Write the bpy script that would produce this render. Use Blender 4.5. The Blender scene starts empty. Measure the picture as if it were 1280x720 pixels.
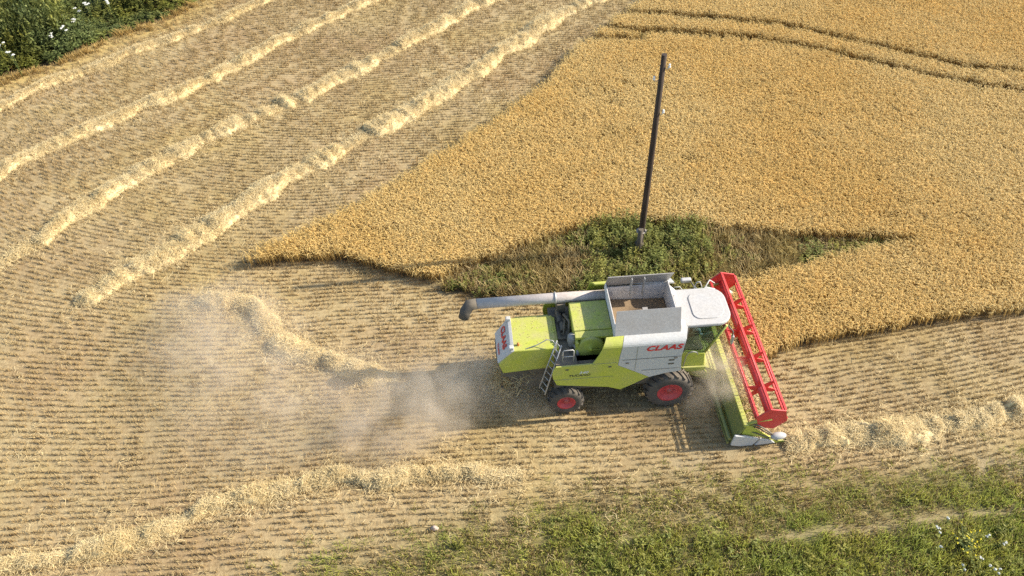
import bpy, bmesh, math, random
import numpy as np
from mathutils import Vector, Matrix

random.seed(7)
RNG = np.random.default_rng(11)
R = math.radians
S = bpy.context.scene
COL = S.collection

# ------------------------------------------------------------------ camera
F_PX, PITCH, ROLL, CAM_H = 1078.565, R(45.547), R(-0.793), 26.093     # focal length in pixels of a 1280 wide frame
FW = np.array([0, math.cos(PITCH), -math.sin(PITCH)])
UP = np.array([0, math.sin(PITCH), math.cos(PITCH)])
RT = np.array([1.0, 0, 0])
XC = RT * math.cos(ROLL) + UP * math.sin(ROLL)
YC = UP * math.cos(ROLL) - RT * math.sin(ROLL)
cam = bpy.data.cameras.new('camera')
cam.sensor_width = 36.0
cam.lens = 36.0 * F_PX / 1280.0
cam.clip_start, cam.clip_end = 0.5, 3000
cam_ob = bpy.data.objects.new('camera', cam)
COL.objects.link(cam_ob)
M = Matrix(((XC[0], YC[0], -FW[0], 0), (XC[1], YC[1], -FW[1], 0), (XC[2], YC[2], -FW[2], CAM_H), (0, 0, 0, 1)))
cam_ob.matrix_world = M
S.camera = cam_ob

# ------------------------------------------------------------------ sky, sun, exposure
SUN_EL, SUN_AZ = R(33.3), R(6.9)            # azimuth counted from +x towards +y
W = bpy.data.worlds.new('World')
S.world = W
W.use_nodes = True
nt = W.node_tree
bg = nt.nodes['Background']
sky = nt.nodes.new('ShaderNodeTexSky')
sky.sky_type = 'NISHITA'
sky.sun_disc = False
sky.sun_elevation = SUN_EL
sky.sun_rotation = math.pi / 2 - SUN_AZ
nt.links.new(sky.outputs[0], bg.inputs[0])
bg.inputs[1].default_value = 0.125
sun = bpy.data.lights.new('sun', 'SUN')
sun.energy = 4.4
sun.angle = R(0.6)
sun.color = (1.0, 0.915, 0.775)
sun_ob = bpy.data.objects.new('sun', sun)
COL.objects.link(sun_ob)
sd = Vector((math.cos(SUN_EL) * math.cos(SUN_AZ), math.cos(SUN_EL) * math.sin(SUN_AZ), math.sin(SUN_EL)))
sun_ob.rotation_euler = sd.to_track_quat('Z', 'Y').to_euler()
sun_ob.location = (20, 5, 30)
S.view_settings.view_transform = 'Standard'
S.view_settings.look = 'None'
S.view_settings.gamma = 1
S.view_settings.use_curve_mapping = False
S.view_settings.exposure = 1.08
S.cycles.use_denoising = False
S.cycles.max_bounces = 8
S.cycles.volume_step_rate = 2.0
S.cycles.volume_bounces = 2

# ------------------------------------------------------------------ helpers
def tag(o, label=None, cat=None, group=None, kind=None):
    if label: o['label'] = label
    if cat: o['category'] = cat
    if group: o['group'] = group
    if kind: o['kind'] = kind
    return o

def G(u, v, z=0.0):
    """ground point (height z) that the photograph shows at pixel u, v of 1280 x 720"""
    D = FW * F_PX + XC * (u - 640) - YC * (v - 360)
    t = (z - CAM_H) / D[2]
    return (D[0] * t, D[1] * t)

def project(P):
    V = P - np.array([0, 0, CAM_H])
    z = V @ FW
    return 640 + F_PX * (V @ XC) / z, 360 - F_PX * (V @ YC) / z

def gp(L, z=0.0):
    return np.array([G(u, v, z) for u, v in L])

def inside(P, poly):
    x, y = P[:, 0], P[:, 1]
    c = np.zeros(len(P), bool)
    n = len(poly)
    for i in range(n):
        x0, y0 = poly[i]; x1, y1 = poly[(i + 1) % n]
        if y0 == y1: continue
        m = ((y0 > y) != (y1 > y)) & (x < (x1 - x0) * (y - y0) / (y1 - y0) + x0)
        c ^= m
    return c

def dist_line(P, pts):
    d = np.full(len(P), 1e9)
    for a, b in zip(pts[:-1], pts[1:]):
        ab = b - a
        t = np.clip(((P - a) @ ab) / (ab @ ab), 0, 1)
        d = np.minimum(d, np.hypot(*(P - (a + t[:, None] * ab)).T))
    return d

_LAT = np.random.default_rng(3).random((256, 256))
def vnoise(x, y):
    xi = np.floor(x).astype(int); yi = np.floor(y).astype(int)
    fx = x - xi; fy = y - yi
    fx = fx * fx * (3 - 2 * fx); fy = fy * fy * (3 - 2 * fy)
    a = _LAT[xi % 256, yi % 256]; b = _LAT[(xi + 1) % 256, yi % 256]
    c = _LAT[xi % 256, (yi + 1) % 256]; d = _LAT[(xi + 1) % 256, (yi + 1) % 256]
    return (a * (1 - fx) + b * fx) * (1 - fy) + (c * (1 - fx) + d * fx) * fy
def fbm(x, y, o=3):
    s, a, t = 0, 1, 0
    for k in range(o):
        s = s + a * vnoise(x * 2 ** k + 17.3 * k, y * 2 ** k + 5.1 * k); t += a; a *= .5
    return s / t
def sstep(a, b, x):
    t = np.clip((x - a) / (b - a), 0, 1)
    return t * t * (3 - 2 * t)

# ---- materials
def new_mat(name):
    m = bpy.data.materials.new(name)
    m.use_nodes = True
    return m, m.node_tree.nodes, m.node_tree.links, m.node_tree.nodes['Principled BSDF']

def nd(N, t, **k):
    n = N.new(t)
    for a, b in k.items(): setattr(n, a, b)
    return n

def ramp(N, stops, interp='LINEAR'):
    r = N.new('ShaderNodeValToRGB')
    r.color_ramp.interpolation = interp
    e = r.color_ramp.elements
    while len(e) < len(stops): e.new(0.5)
    for q, (p, c) in zip(e, stops):
        q.position = p
        q.color = (c, c, c, 1) if not hasattr(c, '__len__') else (*c, 1)
    return r

def mixc(N, L, f, a, b, mode='MIX'):
    m = N.new('ShaderNodeMix'); m.data_type = 'RGBA'; m.blend_type = mode
    for s, v in ((m.inputs[0], f), (m.inputs[6], a), (m.inputs[7], b)):
        if hasattr(v, 'is_linked'): L.new(v, s)
        elif hasattr(v, '__len__'): s.default_value = (*v, 1)
        else: s.default_value = v
    return m.outputs[2]

def paint(name, col, rough=.4, dust=.35, metal=0.0, spec=.5, dustcol=(.42, .33, .21)):
    """machine paint with field dust and fine wear"""
    m, N, L, B = new_mat(name)
    tc = nd(N, 'ShaderNodeTexCoord')
    n1 = nd(N, 'ShaderNodeTexNoise'); n1.inputs['Scale'].default_value = 1.7; n1.inputs['Detail'].default_value = 8; n1.inputs['Roughness'].default_value = .65
    L.new(tc.outputs['Object'], n1.inputs['Vector'])
    n2 = nd(N, 'ShaderNodeTexNoise'); n2.inputs['Scale'].default_value = 14; n2.inputs['Detail'].default_value = 4
    L.new(tc.outputs['Object'], n2.inputs['Vector'])
    r = ramp(N, [(.3, 0.15 * dust), (.72, dust)])
    L.new(n1.outputs[0], r.inputs[0])
    ge = nd(N, 'ShaderNodeNewGeometry'); sx = nd(N, 'ShaderNodeSeparateXYZ'); L.new(ge.outputs['Normal'], sx.inputs[0])
    mr = nd(N, 'ShaderNodeMapRange'); mr.inputs[1].default_value = .3; mr.inputs[2].default_value = 1.0; mr.inputs[3].default_value = .75; mr.inputs[4].default_value = 1.35; L.new(sx.outputs[2], mr.inputs[0])
    mm = nd(N, 'ShaderNodeMath', operation='MULTIPLY'); mm.use_clamp = True; L.new(mr.outputs[0], mm.inputs[0]); L.new(r.outputs[0], mm.inputs[1])
    c = mixc(N, L, mm.outputs[0], col, dustcol)
    r2 = ramp(N, [(.3, .86), (.7, 1.06)])
    L.new(n2.outputs[0], r2.inputs[0])
    c = mixc(N, L, 1.0, c, r2.outputs[0], 'MULTIPLY')
    L.new(c, B.inputs['Base Color'])
    rr = ramp(N, [(.3, rough), (.7, min(1, rough + .3))]); L.new(n1.outputs[0], rr.inputs[0])
    L.new(rr.outputs[0], B.inputs['Roughness'])
    B.inputs['Metallic'].default_value = metal
    B.inputs['Specular IOR Level'].default_value = spec
    return m

def plantmat(name, stops, var=.35, patch=None, patch_scale=.12, transl=.25, rough=.7):
    """stops: colours along attribute tint; rnd brightens / darkens single blades; patch: colour mixed in over large patches"""
    m, N, L, B = new_mat(name)
    at = nd(N, 'ShaderNodeAttribute', attribute_name='tint')
    ar = nd(N, 'ShaderNodeAttribute', attribute_name='rnd')
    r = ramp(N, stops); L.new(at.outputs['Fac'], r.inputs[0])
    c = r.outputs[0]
    if patch:
        ge = nd(N, 'ShaderNodeNewGeometry')
        n = nd(N, 'ShaderNodeTexNoise'); n.inputs['Scale'].default_value = patch_scale; n.inputs['Detail'].default_value = 5; n.inputs['Roughness'].default_value = .6
        L.new(ge.outputs['Position'], n.inputs['Vector'])
        pr = ramp(N, [(.40, 0.0), (.62, 1.0)]); L.new(n.outputs[0], pr.inputs[0])
        pm = nd(N, 'ShaderNodeMath', operation='MULTIPLY'); pm.inputs[1].default_value = .75; L.new(pr.outputs[0], pm.inputs[0])
        tinted = mixc(N, L, 1.0, c, patch, 'MULTIPLY')
        c = mixc(N, L, pm.outputs[0], c, tinted)
    vr = ramp(N, [(0, 1 - var), (1, 1 + var)]); L.new(ar.outputs['Fac'], vr.inputs[0])
    # ramp colours clip at 1 in the picker only, values above 1 are kept by scaling after
    c = mixc(N, L, 1.0, c, vr.outputs[0], 'MULTIPLY')
    L.new(c, B.inputs['Base Color'])
    B.inputs['Roughness'].default_value = rough
    B.inputs['Specular IOR Level'].default_value = .25
    if transl:
        t = nd(N, 'ShaderNodeBsdfTranslucent'); L.new(c, t.inputs[0])
        ms = nd(N, 'ShaderNodeMixShader'); ms.inputs[0].default_value = transl
        out = N['Material Output']
        L.new(B.outputs[0], ms.inputs[1]); L.new(t.outputs[0], ms.inputs[2]); L.new(ms.outputs[0], out.inputs[0])
    return m

# ---- big meshes of many small faces, made with numpy
def mesh_np(name, V, Q, mat, attrs=None, smooth=False, parent=None):
    me = bpy.data.meshes.new(name)
    V = np.ascontiguousarray(V, np.float32); Q = np.ascontiguousarray(Q, np.int32)
    me.vertices.add(len(V)); me.vertices.foreach_set('co', V.ravel())
    me.loops.add(Q.size); me.loops.foreach_set('vertex_index', Q.ravel())
    me.polygons.add(len(Q)); me.polygons.foreach_set('loop_start', np.arange(0, Q.size, 4, dtype=np.int32))
    me.polygons.foreach_set('use_smooth', np.full(len(Q), smooth, bool))
    me.update(calc_edges=True)
    for k, a in (attrs or {}).items():
        at = me.attributes.new(k, 'FLOAT', 'POINT'); at.data.foreach_set('value', np.ascontiguousarray(a, np.float32))
    me.materials.append(mat)
    o = bpy.data.objects.new(name, me); COL.objects.link(o)
    if parent: o.parent = parent
    return o

class Tuft:
    """quads of one small clump; every blade carries a tint and a random number"""
    def __init__(s): s.V, s.Q, s.T, s.Rn = [], [], [], []
    def strip(s, pts, w, side, t0, t1, rnd):
        n = len(s.V); k = len(pts)
        for i, p in enumerate(pts):
            ww = w[i] if hasattr(w, '__len__') else w
            s.V += [p - side * ww / 2, p + side * ww / 2]
            t = t0 + (t1 - t0) * i / (k - 1); s.T += [t, t]; s.Rn += [rnd, rnd]
        for i in range(k - 1): s.Q.append((n + 2 * i, n + 2 * i + 1, n + 2 * i + 3, n + 2 * i + 2))
    def done(s):
        return np.array(s.V, float), np.array(s.Q, int), np.array(s.T, float), np.array(s.Rn, float)

def rvec(g):
    a = g.uniform(0, 2 * math.pi); return np.array([math.cos(a), math.sin(a), 0.])

def scatter(name, protos, P, rz, sc, mat, gen, idx=None, zs=None, rvar=.35, tvar=0.0):
    """copies the clumps to the points P (N x 3) inside one mesh"""
    N = len(P)
    if idx is None: idx = gen.integers(0, len(protos), N)
    if zs is None: zs = np.ones(N)
    Vs, Qs, Ts, Rs, off = [], [], [], [], 0
    for k, (V, Q, T, Rn) in enumerate(protos):
        m = np.where(idx == k)[0]
        if not len(m): continue
        c, s_ = np.cos(rz[m])[:, None], np.sin(rz[m])[:, None]
        sx = sc[m][:, None]
        x = (V[None, :, 0] * c - V[None, :, 1] * s_) * sx + P[m, 0:1]
        y = (V[None, :, 0] * s_ + V[None, :, 1] * c) * sx + P[m, 1:2]
        z = V[None, :, 2] * sx * zs[m][:, None] + P[m, 2:3]
        Vs.append(np.stack([x, y, z], -1).reshape(-1, 3))
        Qs.append((Q[None] + (np.arange(len(m)) * len(V))[:, None, None] + off).reshape(-1, 4))
        off += len(m) * len(V)
        b = gen.random((len(m), 1))
        Rs.append(np.clip(Rn[None] * (1 - rvar) + rvar * b, 0, 1).ravel())
        tb = (gen.random((len(m), 1)) - .5) * tvar
        Ts.append(np.clip(T[None] + tb, 0, 1).ravel())
    return mesh_np(name, np.concatenate(Vs), np.concatenate(Qs), mat, {'tint': np.concatenate(Ts), 'rnd': np.concatenate(Rs)})

# ---- mesh builder for machine parts
class MB:
    def __init__(s): s.v, s.f, s.sm = [], [], []
    def add(s, V, Fc, smooth=False):
        n = len(s.v); s.v += [tuple(map(float, p)) for p in V]
        s.f += [tuple(i + n for i in f) for f in Fc]; s.sm += [smooth] * len(Fc)
    def box(s, x0, x1, y0, y1, z0, z1):
        V = [(x, y, z) for z in (z0, z1) for y in (y0, y1) for x in (x0, x1)]
        s.add(V, [(0, 2, 3, 1), (4, 5, 7, 6), (0, 1, 5, 4), (2, 6, 7, 3), (0, 4, 6, 2), (1, 3, 7, 5)])
    def hexa(s, bot, top):
        s.add(list(bot) + list(top), [(3, 2, 1, 0), (4, 5, 6, 7)] + [(i, (i + 1) % 4, 4 + (i + 1) % 4, 4 + i) for i in range(4)])
    def prism(s, poly, axis, a, b):
        def P(p, q):
            if axis == 'y': return (p[0], q, p[1])
            if axis == 'x': return (q, p[0], p[1])
            return (p[0], p[1], q)
        n = len(poly)
        s.add([P(p, a) for p in poly] + [P(p, b) for p in poly],
              [tuple(range(n - 1, -1, -1)), tuple(range(n, 2 * n))] + [(i, (i + 1) % n, n + (i + 1) % n, n + i) for i in range(n)])
    def tube(s, pts, r, n=8, caps=True):
        pts = [Vector(p) for p in pts]; k = len(pts)
        V = []
        up = None
        for i, p in enumerate(pts):
            t = (pts[min(i + 1, k - 1)] - pts[max(i - 1, 0)]).normalized()
            if up is None:
                up = t.orthogonal().normalized()
            up = (up - t * up.dot(t)).normalized(); q = t.cross(up)
            rr = r[i] if hasattr(r, '__len__') else r
            for j in range(n):
                a = 2 * math.pi * j / n
                V.append(p + (up * math.cos(a) + q * math.sin(a)) * rr)
        Fc = [(i * n + j, i * n + (j + 1) % n, (i + 1) * n + (j + 1) % n, (i + 1) * n + j) for i in range(k - 1) for j in range(n)]
        s.add(V, Fc, True)
        if caps:
            s.add(V[:n], [tuple(range(n - 1, -1, -1))]); s.add(V[-n:], [tuple(range(n))])
    def lathe(s, prof, org, axis, n=32, smooth=True):
        """prof: (radius, offset along axis)"""
        ax = Vector(axis).normalized(); u = ax.orthogonal().normalized(); w = ax.cross(u); org = Vector(org)
        V = [org + ax * h + (u * math.cos(2 * math.pi * j / n) + w * math.sin(2 * math.pi * j / n)) * r for r, h in prof for j in range(n)]
        s.add(V, [(i * n + j, i * n + (j + 1) % n, (i + 1) * n + (j + 1) % n, (i + 1) * n + j) for i in range(len(prof) - 1) for j in range(n)], smooth)
    def ball(s, c, rx, ry, rz, n=16, m=10):
        V = [(c[0] + rx * math.sin(math.pi * i / m) * math.cos(2 * math.pi * j / n), c[1] + ry * math.sin(math.pi * i / m) * math.sin(2 * math.pi * j / n), c[2] + rz * math.cos(math.pi * i / m)) for i in range(m + 1) for j in range(n)]
        s.add(V, [(i * n + j, (i + 1) * n + j, (i + 1) * n + (j + 1) % n, i * n + (j + 1) % n) for i in range(m) for j in range(n)], True)
    def build(s, name, mat, parent=None, bevel=0, loc=None):
        me = bpy.data.meshes.new(name)
        me.from_pydata(s.v, [], s.f); me.polygons.foreach_set('use_smooth', s.sm)
        bm = bmesh.new(); bm.from_mesh(me)
        bmesh.ops.remove_doubles(bm, verts=bm.verts, dist=1e-5)
        bmesh.ops.recalc_face_normals(bm, faces=bm.faces)
        bm.to_mesh(me); bm.free()
        me.materials.append(mat)
        o = bpy.data.objects.new(name, me); COL.objects.link(o)
        if parent: o.parent = parent
        if loc: o.location = loc
        if bevel:
            b = o.modifiers.new('bevel', 'BEVEL'); b.width = bevel; b.segments = 2; b.limit_method = 'ANGLE'; b.angle_limit = R(35)
        return o

def empty(name, loc, rz=0):
    o = bpy.data.objects.new(name, None); COL.objects.link(o); o.location = loc; o.rotation_euler = (0, 0, rz); o.empty_display_size = .2
    return o

# ------------------------------------------------------------------ where things lie
CX, CY, YAW = 5.58, 20.772, R(4.443)
cs, sn = math.cos(YAW), math.sin(YAW)
def mach(x, y):
    return (CX + x * cs - y * sn, CY + x * sn + y * cs)

CROP = np.concatenate([
    gp([(1700, -230), (880, -230), (809, 0), (775, 22), (738, 48), (716, 68), (684, 108), (625, 148), (562, 190), (510, 222), (450, 255), (400, 280), (350, 303), (305, 326)], .35),
    gp([(300, 334), (350, 329), (430, 325), (470, 336), (530, 349), (556, 354)], .02),
    gp([(566, 338), (622, 318), (662, 304), (700, 293), (740, 281), (800, 277), (870, 279), (905, 289), (930, 287), (985, 293), (1060, 296), (1150, 298)], .25),
    gp([(1152, 301), (1078, 315), (1002, 333), (930, 352)], .4),
    np.array([mach(3.5, 3.5), mach(3.42, 2.0), mach(3.42, 0.7), mach(3.5, .1)]),
    gp([(985, 437), (1060, 421), (1140, 409), (1200, 399), (1280, 391), (1500, 366), (1700, 345)], .02)])
ISLAND = gp([(552, 354), (620, 324), (660, 309), (700, 297), (740, 284), (800, 279), (870, 281), (905, 292), (930, 290), (985, 297), (1060, 300), (1150, 301), (1075, 314), (1000, 334), (930, 358), (890, 368), (740, 374), (640, 372), (590, 368), (552, 362)], .1)
HEDGE = gp([(-260, -200), (-260, 150), (-120, 118), (0, 95), (60, 80), (110, 57), (150, 39), (200, 23), (235, 4), (300, -40), (420, -200)], .05)
PATH = gp([(960, 672), (1060, 663), (1130, 655), (1180, 648), (1230, 640), (1290, 636), (1400, 628)])
TRAM = [gp([(780, 16), (840, 19), (900, 24), (980, 32), (1060, 49), (1140, 69), (1220, 86), (1290, 90), (1420, 96)], .45),
        gp([(755, 34), (800, 39), (850, 41), (930, 46), (1010, 59), (1090, 78), (1180, 99), (1290, 116), (1420, 135)], .45),
        gp([(740, 47), (775, 49), (805, 49)], .45)]
GRASSLINE = gp([(-200, 800), (120, 745), (260, 728), (400, 700), (520, 672), (640, 640), (760, 612), (900, 596), (1000, 596), (1100, 590), (1200, 578), (1500, 555)])
WINDROWS = {
    'A': ([(-60, 158), (0, 130), (50, 106), (100, 86), (150, 68), (205, 48), (270, 24), (330, 0), (400, -30)], .95, .26),
    'B': ([(-60, 240), (0, 214), (50, 188), (100, 165), (160, 140), (215, 117), (260, 95), (300, 75), (345, 52), (400, 26), (465, 0), (540, -32)], 1.15, .34),
    'C': ([(-60, 368), (0, 326), (35, 305), (60, 288), (100, 262), (140, 236), (190, 205), (245, 173), (300, 150), (350, 130), (400, 107), (450, 82), (530, 40), (605, 0), (660, -30)], 1.2, .38),
    'D': ([(92, 381), (130, 358), (170, 335), (210, 312), (250, 290), (295, 262), (340, 232), (385, 205), (430, 182), (485, 151), (540, 122), (580, 95), (620, 70), (655, 45), (690, 22), (735, 0), (790, -28)], 1.25, .42),
    'E': ([(238, 382), (262, 374), (290, 370), (315, 380), (335, 398), (350, 420), (372, 440), (400, 449), (430, 456), (465, 466), (500, 474)], .95, .40),
    'F': ([(-20, 712), (40, 703), (100, 690), (150, 673), (200, 656), (250, 640), (300, 624), (350, 610), (400, 601), (450, 596), (500, 592), (560, 590), (610, 592), (660, 593)], 1.0, .36),
    'G': ([(975, 548), (1020, 546), (1070, 541), (1130, 534), (1180, 527), (1230, 519), (1290, 509), (1420, 490)], 1.35, .42)}
WIN = {k: (gp(p, .15), w * {'F': .7, 'G': .9, 'C': 1.12, 'D': 1.15, 'E': 1.1}.get(k, 1), h) for k, (p, w, h) in WINDROWS.items()}

ROW = .225
def row_s(x, y):
    """seed rows are the level lines of this function"""
    w = sstep(13, 35, y)
    s = y - .05 * x - .0012 * np.clip(x, -30, 0) ** 2 * 0 - .006 * np.maximum(0, x - 4) ** 2
    s = s - .018 * np.minimum(0, x + 8) ** 2 * w
    return s + .05 * np.sin(x * .35 + 1.3 * np.sin(y * .2)) + .03 * np.sin(x * 1.1 + y)

def in_view(P, m=130):
    u, v = project(np.column_stack([P, np.zeros(len(P))]) if P.shape[1] == 2 else P)
    return (u > -m) & (u < 1280 + m) & (v > -m) & (v < 720 + m)

def grass_amount(P):
    """0 on the stubble, up to 1 in the verge at the bottom right"""
    u, v = project(np.column_stack([P, np.zeros(len(P))]))
    yl = np.interp(P[:, 0], GRASSLINE[:, 0], GRASSLINE[:, 1])
    d = yl - P[:, 1]
    a = sstep(-1.3, 2.6, d)
    n = fbm(P[:, 0] * .5, P[:, 1] * .7, 3)
    n2 = fbm(P[:, 0] * 1.6 + 40, P[:, 1] * 1.6, 2)
    am = a * (.50 + .7 * sstep(.35, .70, n) + .25 * n2) + .75 * sstep(1.8, 4.0, d) * sstep(-6, 3, P[:, 0]) * sstep(.2, .5, n2)
    return np.clip(am, 0, 1) * sstep(-14, -6, P[:, 0] + (d - 2) * 1.2)

# ------------------------------------------------------------------ ground: one sheet out to the horizon
def build_ground():
    xs = np.concatenate([-np.geomspace(36, 900, 14)[::-1], np.arange(-35.75, 35.9, .25), np.geomspace(36, 900, 14)])
    ys = np.concatenate([4 - np.geomspace(.4, 600, 12)[::-1], np.arange(4, 70.1, .25), 70 + np.geomspace(.4, 1200, 14)])
    X, Y = np.meshgrid(xs, ys)
    P = np.column_stack([X.ravel(), Y.ravel()])
    core = (np.abs(P[:, 0]) < 35.9) & (P[:, 1] > 3.9) & (P[:, 1] < 70.2)
    Z = np.where(core, (fbm(P[:, 0] * .8, P[:, 1] * .8, 3) - .5) * .05 - .02, -.02)
    nx, ny = len(xs), len(ys)
    I = np.arange(nx * ny).reshape(ny, nx)
    Q = np.stack([I[:-1, :-1], I[:-1, 1:], I[1:, 1:], I[1:, :-1]], -1).reshape(-1, 4)
    pathm = .62 - .62 * sstep(.05, .38, dist_line(P, PATH) + .25 * (fbm(P[:, 0] * 2, P[:, 1] * 2, 2) - .5))
    swath = 1 - sstep(.1, .45, dist_line(P, gp([(840, 580), (875, 574), (912, 566)])))
    patch = 1 - sstep(.2, .6, dist_line(P, gp([(1232, 586), (1262, 581), (1290, 580)])) + .3 * (fbm(P[:, 0] * 2, P[:, 1] * 2, 2) - .5))
    dry = np.clip(pathm + swath + patch * .8, 0, 1)
    green = grass_amount(P)
    u, v = project(np.column_stack([P, np.zeros(len(P))]))
    hd = dist_line(P, HEDGE[2:10])
    gold = np.where(core, (1 - sstep(.8, 2.6, hd)) * (u < 420) * (v < 230), 0)
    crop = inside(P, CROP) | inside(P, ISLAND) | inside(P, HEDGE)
    m, N, L, B = new_mat('field_soil')
    ge = nd(N, 'ShaderNodeNewGeometry')
    a_s = nd(N, 'ShaderNodeAttribute', attribute_name='row')
    ag = nd(N, 'ShaderNodeAttribute', attribute_name='green')
    ad = nd(N, 'ShaderNodeAttribute', attribute_name='dry')
    ac = nd(N, 'ShaderNodeAttribute', attribute_name='crop')
    ao = nd(N, 'ShaderNodeAttribute', attribute_name='gold')
    n1 = nd(N, 'ShaderNodeTexNoise'); n1.inputs['Scale'].default_value = 4.5; n1.inputs['Detail'].default_value = 6; n1.inputs['Roughness'].default_value = .7
    n2 = nd(N, 'ShaderNodeTexNoise'); n2.inputs['Scale'].default_value = .16; n2.inputs['Detail'].default_value = 6; n2.inputs['Roughness'].default_value = .6
    n3 = nd(N, 'ShaderNodeTexNoise'); n3.inputs['Scale'].default_value = 24; n3.inputs['Detail'].default_value = 5; n3.inputs['Roughness'].default_value = .75
    for n in (n1, n2, n3): L.new(ge.outputs['Position'], n.inputs['Vector'])
    # straw litter and soil between the seed rows
    mu = nd(N, 'ShaderNodeMath', operation='MULTIPLY'); mu.inputs[1].default_value = 2 * math.pi / ROW; L.new(a_s.outputs['Fac'], mu.inputs[0])
    si = nd(N, 'ShaderNodeMath', operation='COSINE'); L.new(mu.outputs[0], si.inputs[0])
    s2 = nd(N, 'ShaderNodeMath', operation='MULTIPLY_ADD'); s2.inputs[1].default_value = -.11; s2.inputs[2].default_value = .05
    pw = nd(N, 'ShaderNodeMapRange', interpolation_type='SMOOTHSTEP'); pw.inputs[1].default_value = -.1; pw.inputs[2].default_value = .95; L.new(si.outputs[0], pw.inputs[0]); L.new(pw.outputs[0], s2.inputs[0])
    ad1 = nd(N, 'ShaderNodeMath', operation='ADD'); L.new(s2.outputs[0], ad1.inputs[0]); L.new(n1.outputs[0], ad1.inputs[1])
    ad0 = nd(N, 'ShaderNodeMath', operation='MULTIPLY_ADD'); ad0.inputs[1].default_value = 1.2; L.new(n3.outputs[0], ad0.inputs[0]); L.new(ad1.outputs[0], ad0.inputs[2])
    ad1 = nd(N, 'ShaderNodeMath', operation='SUBTRACT'); ad1.inputs[1].default_value = .60; L.new(ad0.outputs[0], ad1.inputs[0])
    ad2 = nd(N, 'ShaderNodeMath', operation='MULTIPLY_ADD'); ad2.inputs[1].default_value = .95; L.new(n2.outputs[0], ad2.inputs[0]); L.new(ad1.outputs[0], ad2.inputs[2])
    as_ = nd(N, 'ShaderNodeMath', operation='SUBTRACT'); as_.inputs[1].default_value = .2; L.new(ad2.outputs[0], as_.inputs[0]); ad2 = as_
    rr = ramp(N, [(.32, (.14, .097, .048)), (.64, (.285, .21, .106)), (1.0, (.40, .31, .165))]); L.new(ad2.outputs[0], rr.inputs[0])
    n4 = nd(N, 'ShaderNodeTexNoise'); n4.inputs['Scale'].default_value = .10; n4.inputs['Detail'].default_value = 5; n4.inputs['Roughness'].default_value = .65; L.new(ge.outputs['Position'], n4.inputs['Vector'])
    r4 = ramp(N, [(.36, (.90, .84, .84)), (.5, (1, 1, 1)), (.64, (1.0, .97, .78))]); L.new(n4.outputs[0], r4.inputs[0])
    c = mixc(N, L, 1.0, rr.outputs[0], r4.outputs[0], 'MULTIPLY')
    c = mixc(N, L, ao.outputs['Fac'], c, (.40, .29, .11))
    gr = ramp(N, [(.3, (.10, .10, .03)), (.6, (.17, .165, .055)), (.8, (.26, .22, .10))]); L.new(n1.outputs[0], gr.inputs[0])
    c = mixc(N, L, ag.outputs['Fac'], c, gr.outputs[0])
    dr = ramp(N, [(.3, (.22, .17, .09)), (.7, (.40, .315, .18))]); L.new(n3.outputs[0], dr.inputs[0])
    c = mixc(N, L, ad.outputs['Fac'], c, dr.outputs[0])
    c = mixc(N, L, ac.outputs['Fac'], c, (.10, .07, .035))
    L.new(c, B.inputs['Base Color']); B.inputs['Roughness'].default_value = .95; B.inputs['Specular IOR Level'].default_value = .1
    bu = nd(N, 'ShaderNodeBump'); bu.inputs['Strength'].default_value = .6; bu.inputs['Distance'].default_value = .06
    L.new(n1.outputs[0], bu.inputs['Height']); L.new(bu.outputs[0], B.inputs['Normal'])
    o = mesh_np('field_ground', np.column_stack([P, Z]), Q, m, {'row': row_s(P[:, 0], P[:, 1]), 'green': green, 'dry': dry, 'crop': crop.astype(float), 'gold': gold}, True)
    tag(o, 'harvested field ground of pale stubble litter and soil', 'field ground', kind='structure')
build_ground()

# ------------------------------------------------------------------ stubble in seed rows
def stubble_proto(g, n=24, L=.5):
    t = Tuft()
    for i in range(n):
        x = g.uniform(-L / 2, L / 2); y = g.normal(0, .022)
        h = g.uniform(.07, .15); b = np.array([x, y, -.03]); lean = np.array([g.normal(0, .03), g.normal(0, .03), h + .03])
        t.strip([b, b + lean], [.016, .012], rvec(g), .35, .75, g.random())
    for i in range(2):
        p = np.array([g.uniform(-L / 2, L / 2), g.normal(0, .05), g.uniform(.0, .07)])
        d = rvec(g) * g.uniform(.08, .2); d[2] = g.normal(0, .02)
        t.strip([p - d / 2, p + d / 2], .016, np.array([-d[1], d[0], 0.02]) / np.linalg.norm(d), .8, 1, g.random())
    return t.done()

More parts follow.
